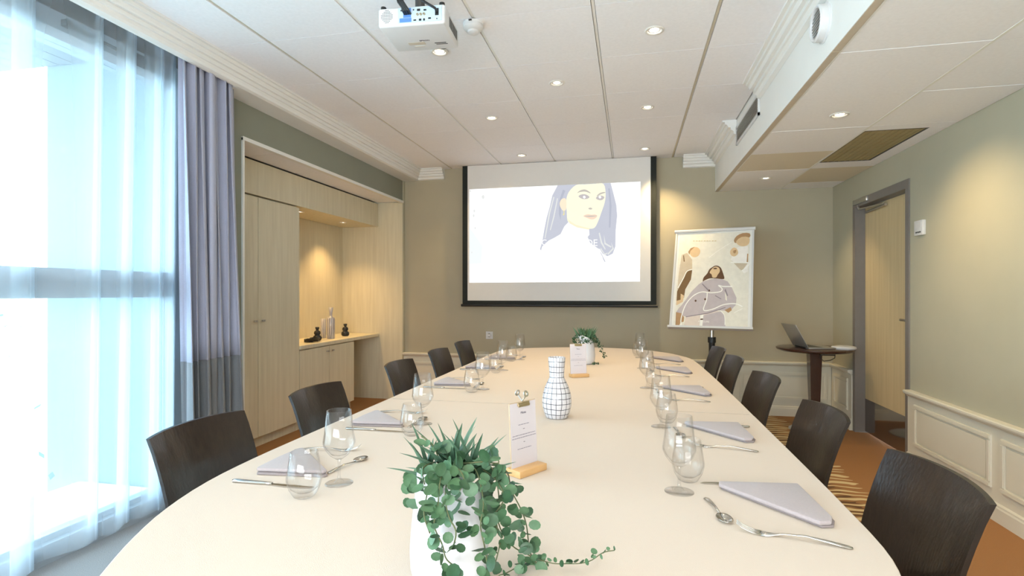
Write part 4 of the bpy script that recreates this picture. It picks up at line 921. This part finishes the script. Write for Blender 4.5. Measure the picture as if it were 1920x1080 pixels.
# ------------------------------------------------------------------ carafe, menus
cf = MB().lathe([(0, 0), (.036, 0), (.042, .004), (.049, .022), (.0545, .045), (.0555, .065), (.052, .092), (.043, .120), (.032, .142), (.0275, .152), (.0275, .162), (.0285, .175), (.0305, .200), (.0325, .226), (.0300, .228), (.0280, .222), (.0255, .175), (.0250, .155), (.030, .140), (0, .12)], 48).obj('carafe', 'gridvase', smooth=True)
cf.location = (-.272, 2.035, TZ); tag(cf, 'white ceramic carafe with a hand-drawn black grid, mid-table', 'carafe')
def menu(label, cx, cy, ang, lean=0.05):
    t = thing('menu_stand', label, 'menu', (cx, cy, TZ), ang, 'menu clipboards in wooden blocks')
    b = MB().box(-.052, .052, -.028, .022, 0, .018); b.bevel(.002, 2); b.obj('wooden_base', 'beech', t, smooth='auto')
    BMm = Tm(0, .004, .012) @ Rm(-lean, 'X')
    MB().box(-.050, .050, 0, .0025, 0, .172, BMm).obj('backing_board', 'clip_board', t)
    MB().box(-.0485, .0485, -.0012, -.0002, .002, .170, BMm).obj('sheet', 'paper', t)
    ln = MB(); dk = MB()
    rs = random.Random(5)
    def dash(b_, z, w, h=.0016):
        x = -w/2
        while x < w/2:
            q = rs.uniform(.004, .010); b_.box(x, min(x+q, w/2), -.0018, -.0011, z, z+h, BMm); x += q+.0018
    dash(ln, .112, .040); dash(ln, .0855, .086, .0018); dash(ln, .0785, .090, .0018); dash(ln, .050, .052)
    dk.box(-.003, .003, -.0018, -.0011, .1005, .1015, BMm); dk.box(-.003, .003, -.0018, -.0011, .0665, .0675, BMm)
    ln.obj('printed_lines', 'ink', t, kind='stuff'); dk.obj('divider_dash', 'inkdark', t, kind='stuff')
    text('Menu', .009, 'inkdark', t, BMm @ Tm(0, -.0014, .143) @ Rm(PI/2, 'X'), 'menu_title')
    CM = BMm @ Tm(.0, .001, .172)
    c = MB().box(-.022, .022, -.006, .006, -.010, -.001, CM).box(-.022, .022, -.0075, -.0055, -.013, -.006, CM); c.bevel(.0008, 1)
    clip = c.obj('clip', 'brass', t, smooth='auto')
    for sx, yy in ((-1, -.012), (1, .014)):
        b = MB(); b.tube([Vector((0, 0, 0)), Vector((0, yy*.6, .009)), Vector((0, yy, .014))], .0022, 6)
        b.lathe([(.004, -.0012), (.0085, -.0012), (.0085, .0012), (.004, .0012), (.004, -.0012)], 16, Tm(sx*.001, yy*1.25, .021) @ Rm(PI/2+sx*.3, 'X' if sx > 0 else 'X'))
        b.xf(CM); b.obj('clip_lever', 'steel', clip, smooth='auto')
    return t
menu('menu clipboard in a wooden block beside the large plant', -.268, 1.398, math.radians(58))
menu('menu clipboard in a wooden block beside the far plant', -.283, 3.045, math.radians(30))

# ------------------------------------------------------------------ plants
def leafmesh(r, m, elong=1.15, cup=.25):
    b = MB(); n_ = 10; c = b.b.verts.new((0, r*elong, -r*cup)); ring = []
    for k in range(n_): a = 2*PI*k/n_; ring.append(b.b.verts.new((r*math.sin(a), r*elong*(1-math.cos(a)), r*cup*.2*math.cos(2*a))))
    for k in range(n_): b.b.faces.new((c, ring[k], ring[(k+1) % n_]))
    return b.mesh('leaf', m, True)
LM = [leafmesh(.0100, 'leaf'), leafmesh(.0100, 'leafd'), leafmesh(.0100, 'leafp', 1.3), leafmesh(.0100, 'leaf', .95)]
POTC = Vector((-.287, .838, 0)); Rv = Vector((CC, SS, 0)); Tv = Vector((SS, -CC, 0))
pp = [(0, 0), (.045, 0), (.056, .006), (.062, .030), (.0635, .060), (.0600, .105), (.055, .140), (.052, .165), (.050, .172), (.048, .165), (.050, .14), (.050, .09), (0, .09)]
def pot(label, c):
    t = thing('potted_plant', label, 'potted plant', c, 0)
    b = MB().lathe(pp, 48)
    for v in b.b.verts:
        if v.co.z > .12: v.co.z += (v.co.z-.12)*(-.35*v.co.x/.05-.25*v.co.y/.05)
    b.obj('pot', 'ceramic', t, smooth=True)
    MB().lathe([(0, .135), (.046, .130)], 24).obj('moss', 'soil', t)
    return t
np_ = pot('large white pot with spiky succulent and trailing round leaves, at the near table end', (POTC.x, POTC.y, TZ))
np0 = Vector((POTC.x, POTC.y, TZ))
def stem(pts, parent, rad=.0011):
    pts = [Vector(p) for p in pts]; f = []
    for i in range(len(pts)-1):
        p0, p1, p2, p3 = pts[max(i-1, 0)], pts[i], pts[i+1], pts[min(i+2, len(pts)-1)]
        for j in range(5):
            t = j/5; f.append(.5*((2*p1)+(-p0+p2)*t+(2*p0-5*p1+4*p2-p3)*t*t+(-p0+3*p1-3*p2+p3)*t**3))
    f.append(pts[-1]); MB().tube(f, rad, 5).obj('stem', 'stem', parent, smooth=True); return f
rl = random.Random(21)
LOF = []
def leaves_on(f, parent, step, smin, smax, grav=.3, flat=False):
    d = 0; side = 1
    for i in range(1, len(f)):
        d += (f[i]-f[i-1]).length
        if d < step: continue
        d = 0; tdir = (f[i]-f[i-1]).normalized()
        for q in range(rl.choice((2, 2, 2, 3))):
            side = -side
            a = Vector((rl.uniform(-1, 1), rl.uniform(-1, 1), rl.uniform(-.6, .7)))
            if flat: a = Vector((rl.uniform(-1, 1), rl.uniform(-1, 1), rl.uniform(.05, .6)))
            out = (a-tdir*a.dot(tdir)*.5+Tv*.35).normalized(); s_ = rl.uniform(smin, smax)
            nrm = (Tv*.75+Vector((rl.uniform(-.7, .7), rl.uniform(-.7, .7), rl.uniform(-.1, 1.0)))).normalized()
            x = out.cross(nrm).normalized(); z = x.cross(out).normalized()
            pet = f[i]+out*.004; base = f[i]
            mt = Matrix(((x.x*s_, out.x*s_, z.x*s_, pet.x), (x.y*s_, out.y*s_, z.y*s_, pet.y), (x.z*s_, out.z*s_, z.z*s_, pet.z), (0, 0, 0, 1)))
            o = bpy.data.objects.new('leaf', rl.choice(LM)); COL.objects.link(o); o.parent = parent; o.matrix_local = mt
PXS = [[(842, 868, .87), (826, 899, .785), (821, 950, .77), (814, 985, .775), (829, 1021, .775), (838, 1050, .78), (864, 1068, .79)],
       [(815, 866, .87), (793, 878, .83), (796, 908, .81)], [(812, 868, .86), (800, 930, .80), (795, 965, .79), (806, 1000, .79)], [(845, 870, .87), (835, 926, .785), (841, 967, .775), (855, 997, .775), (848, 1030, .78)],
       [(860, 868, .87), (891, 880, .84), (906, 938, .80), (901, 985, .79), (909, 1027, .79), (915, 1068, .80)],
       [(865, 868, .87), (918, 872, .86), (935, 926, .85), (932, 967, .86), (944, 1003, .88), (965, 1027, .91), (992, 1041, .93), (1006, 1056, .925)],
       [(870, 866, .88), (944, 878, .88), (959, 920, .88), (977, 955, .90), (987, 985, .92), (992, 1027, .94), (998, 1046, .945)],
       [(938, 1018, .88), (930, 1050, .87), (920, 1072, .86)], [(905, 880, .86), (930, 900, .84), (945, 935, .83), (925, 970, .83), (938, 1000, .84)], [(826, 868, .87), (811, 834, .86), (790, 818, .86)],
       [(850, 870, .87), (880, 868, .84), (906, 866, .84), (935, 868, .85), (925, 850, .85)], [(835, 870, .86), (860, 880, .81), (870, 900, .79), (862, 920, .785)]]
for i, P_ in enumerate(PXS):
    f = stem([at_d(*p)-np0 for p in P_], np_); leaves_on(f, np_, .0125 if i not in (6,) else .014, .55, 1.12)
tail = [at_z(x, y, z)-np0 for x, y, z in ((998, 1046, .764), (1036, 1056, .762), (1060, 1057, .759), (1090, 1056, .762), (1110, 1050, .765), (1131, 1036, .770), (1152, 1032, .772))]
f = stem(tail, np_, .0009); leaves_on(f, np_, .012, .32, .62, flat=True)
f = stem([at_z(x, y, .760)-np0 for x, y in ((998, 1044), (975, 1060), (950, 1074), (935, 1079))], np_, .0009); leaves_on(f, np_, .009, .5, .9, flat=True)
# bushy centre around the rim
for k in range(38):
    a = rl.uniform(0, 2*PI); rr_ = rl.uniform(.040, .064); base = Vector((rr_*math.cos(a), rr_*math.sin(a), .140+rl.uniform(-.01, .028))); out = Vector((math.cos(a), math.sin(a), rl.uniform(-.2, 1))).normalized(); nrm = (Tv+Vector((rl.uniform(-.6, .6), rl.uniform(-.6, .6), rl.uniform(.2, 1)))).normalized()
    x = out.cross(nrm).normalized(); z = x.cross(out).normalized(); s_ = rl.uniform(.6, 1.15)
    o = bpy.data.objects.new('leaf', rl.choice(LM)); COL.objects.link(o); o.parent = np_
    o.matrix_local = Matrix(((x.x*s_, out.x*s_, z.x*s_, base.x), (x.y*s_, out.y*s_, z.y*s_, base.y), (x.z*s_, out.z*s_, z.z*s_, base.z), (0, 0, 0, 1)))
def blade(L, w):
    b = MB(); R = []
    for i in range(8):
        t = i/7; ww = w*(math.sin(min(1, t*2.2+.35)*PI/2))*(1-t)**.7+.0002; z = L*t
        R.append([(-ww, .012*t*t*L/.08, z), (-ww*.5, -ww*.35+.012*t*t*L/.08, z), (0, -ww*.5+.012*t*t*L/.08, z), (ww*.5, -ww*.35+.012*t*t*L/.08, z), (ww, .012*t*t*L/.08, z)])
    b.grid(R); return b.mesh('spiky_leaf', 'agave', True)
BMs = [blade(.085, .0085), blade(.075, .0075), blade(.060, .007), blade(.095, .008)]
def agave(parent, base, n_, sc_=1.0):
    for k in range(n_):
        a = k*2.399; t = k/n_; tilt = .12+t*1.15+rl.uniform(-.1, .1); o = bpy.data.objects.new('spiky_leaf', BMs[k % 4]); COL.objects.link(o); o.parent = parent
        s_ = sc_*rl.uniform(.85, 1.1)
        o.matrix_local = Tm(base.x+.008*math.cos(a)*t, base.y+.008*math.sin(a)*t, base.z+.012*(1-t)) @ Rm(a+PI/2, 'Z') @ Rm(-tilt, 'X') @ Matrix.Scale(s_, 4)
agave(np_, Vector((.008, 0, .165))+Rv*-.002, 22, 1.15)
agave(np_, Vector((0, 0, .165))+Rv*.036+Tv*.005, 13, 1.05)
agave(np_, Vector((0, 0, .165))-Rv*.034+Tv*.0, 9, .95)
# far plant: too small for single leaves
fp_ = pot('white pot with dark green trailing plant behind the far menu', (-.292, 3.619, TZ))
b = MB()
def addleaf(b, p, s_, up=None):
    a = rl.uniform(0, 6.28); n_ = Vector((rl.uniform(-1, 1), rl.uniform(-1, 0), rl.uniform(0, 1))).normalized(); u = n_.orthogonal().normalized(); u = (Matrix.Rotation(a, 3, n_) @ u); v = n_.cross(u)
    vs_ = [b.b.verts.new(p+u*s_*math.cos(t)+v*s_*.75*math.sin(t)) for t in (0, 1.05, 2.1, 3.14, 4.2, 5.25)]; b.b.faces.new(vs_)
for k in range(420):
    a = rl.uniform(0, 6.28); r_ = .085*math.sqrt(rl.random()); z = .14+.095*rl.random()*(1-(r_/.1)**2); addleaf(b, Vector((r_*math.cos(a), r_*math.sin(a), z)), rl.uniform(.005, .010))
for k in range(60):
    q = k/60; addleaf(b, Rv*(.07+.06*q)+Tv*(.02)+Vector((rl.gauss(0, .009), rl.gauss(0, .009), .17-.13*q)), rl.uniform(.004, .009))
for k in range(22): addleaf(b, Rv*(.05+rl.uniform(-.02, .02))+Tv*.12+Vector((0, 0, .012+rl.random()*.015)), rl.uniform(.004, .008))
b.obj('foliage', 'leafd', fp_, kind='stuff')
b = MB()
for k in range(70):
    a = rl.uniform(0, 6.28); rr_ = rl.uniform(0, .05); base = Vector((rr_*math.cos(a), rr_*math.sin(a), .17)); d = Vector((math.cos(a)*.6, math.sin(a)*.6, 1)).normalized(); L = rl.uniform(.05, .095); s_ = d.cross(Vector((0, 1, 0))).normalized()*.003
    b.b.faces.new([b.b.verts.new(q) for q in (base-s_, base+d*L*.4-s_*1.3, base+d*L, base+d*L*.4+s_*1.3, base+s_)])
b.obj('blades', 'leaf', fp_, kind='stuff')
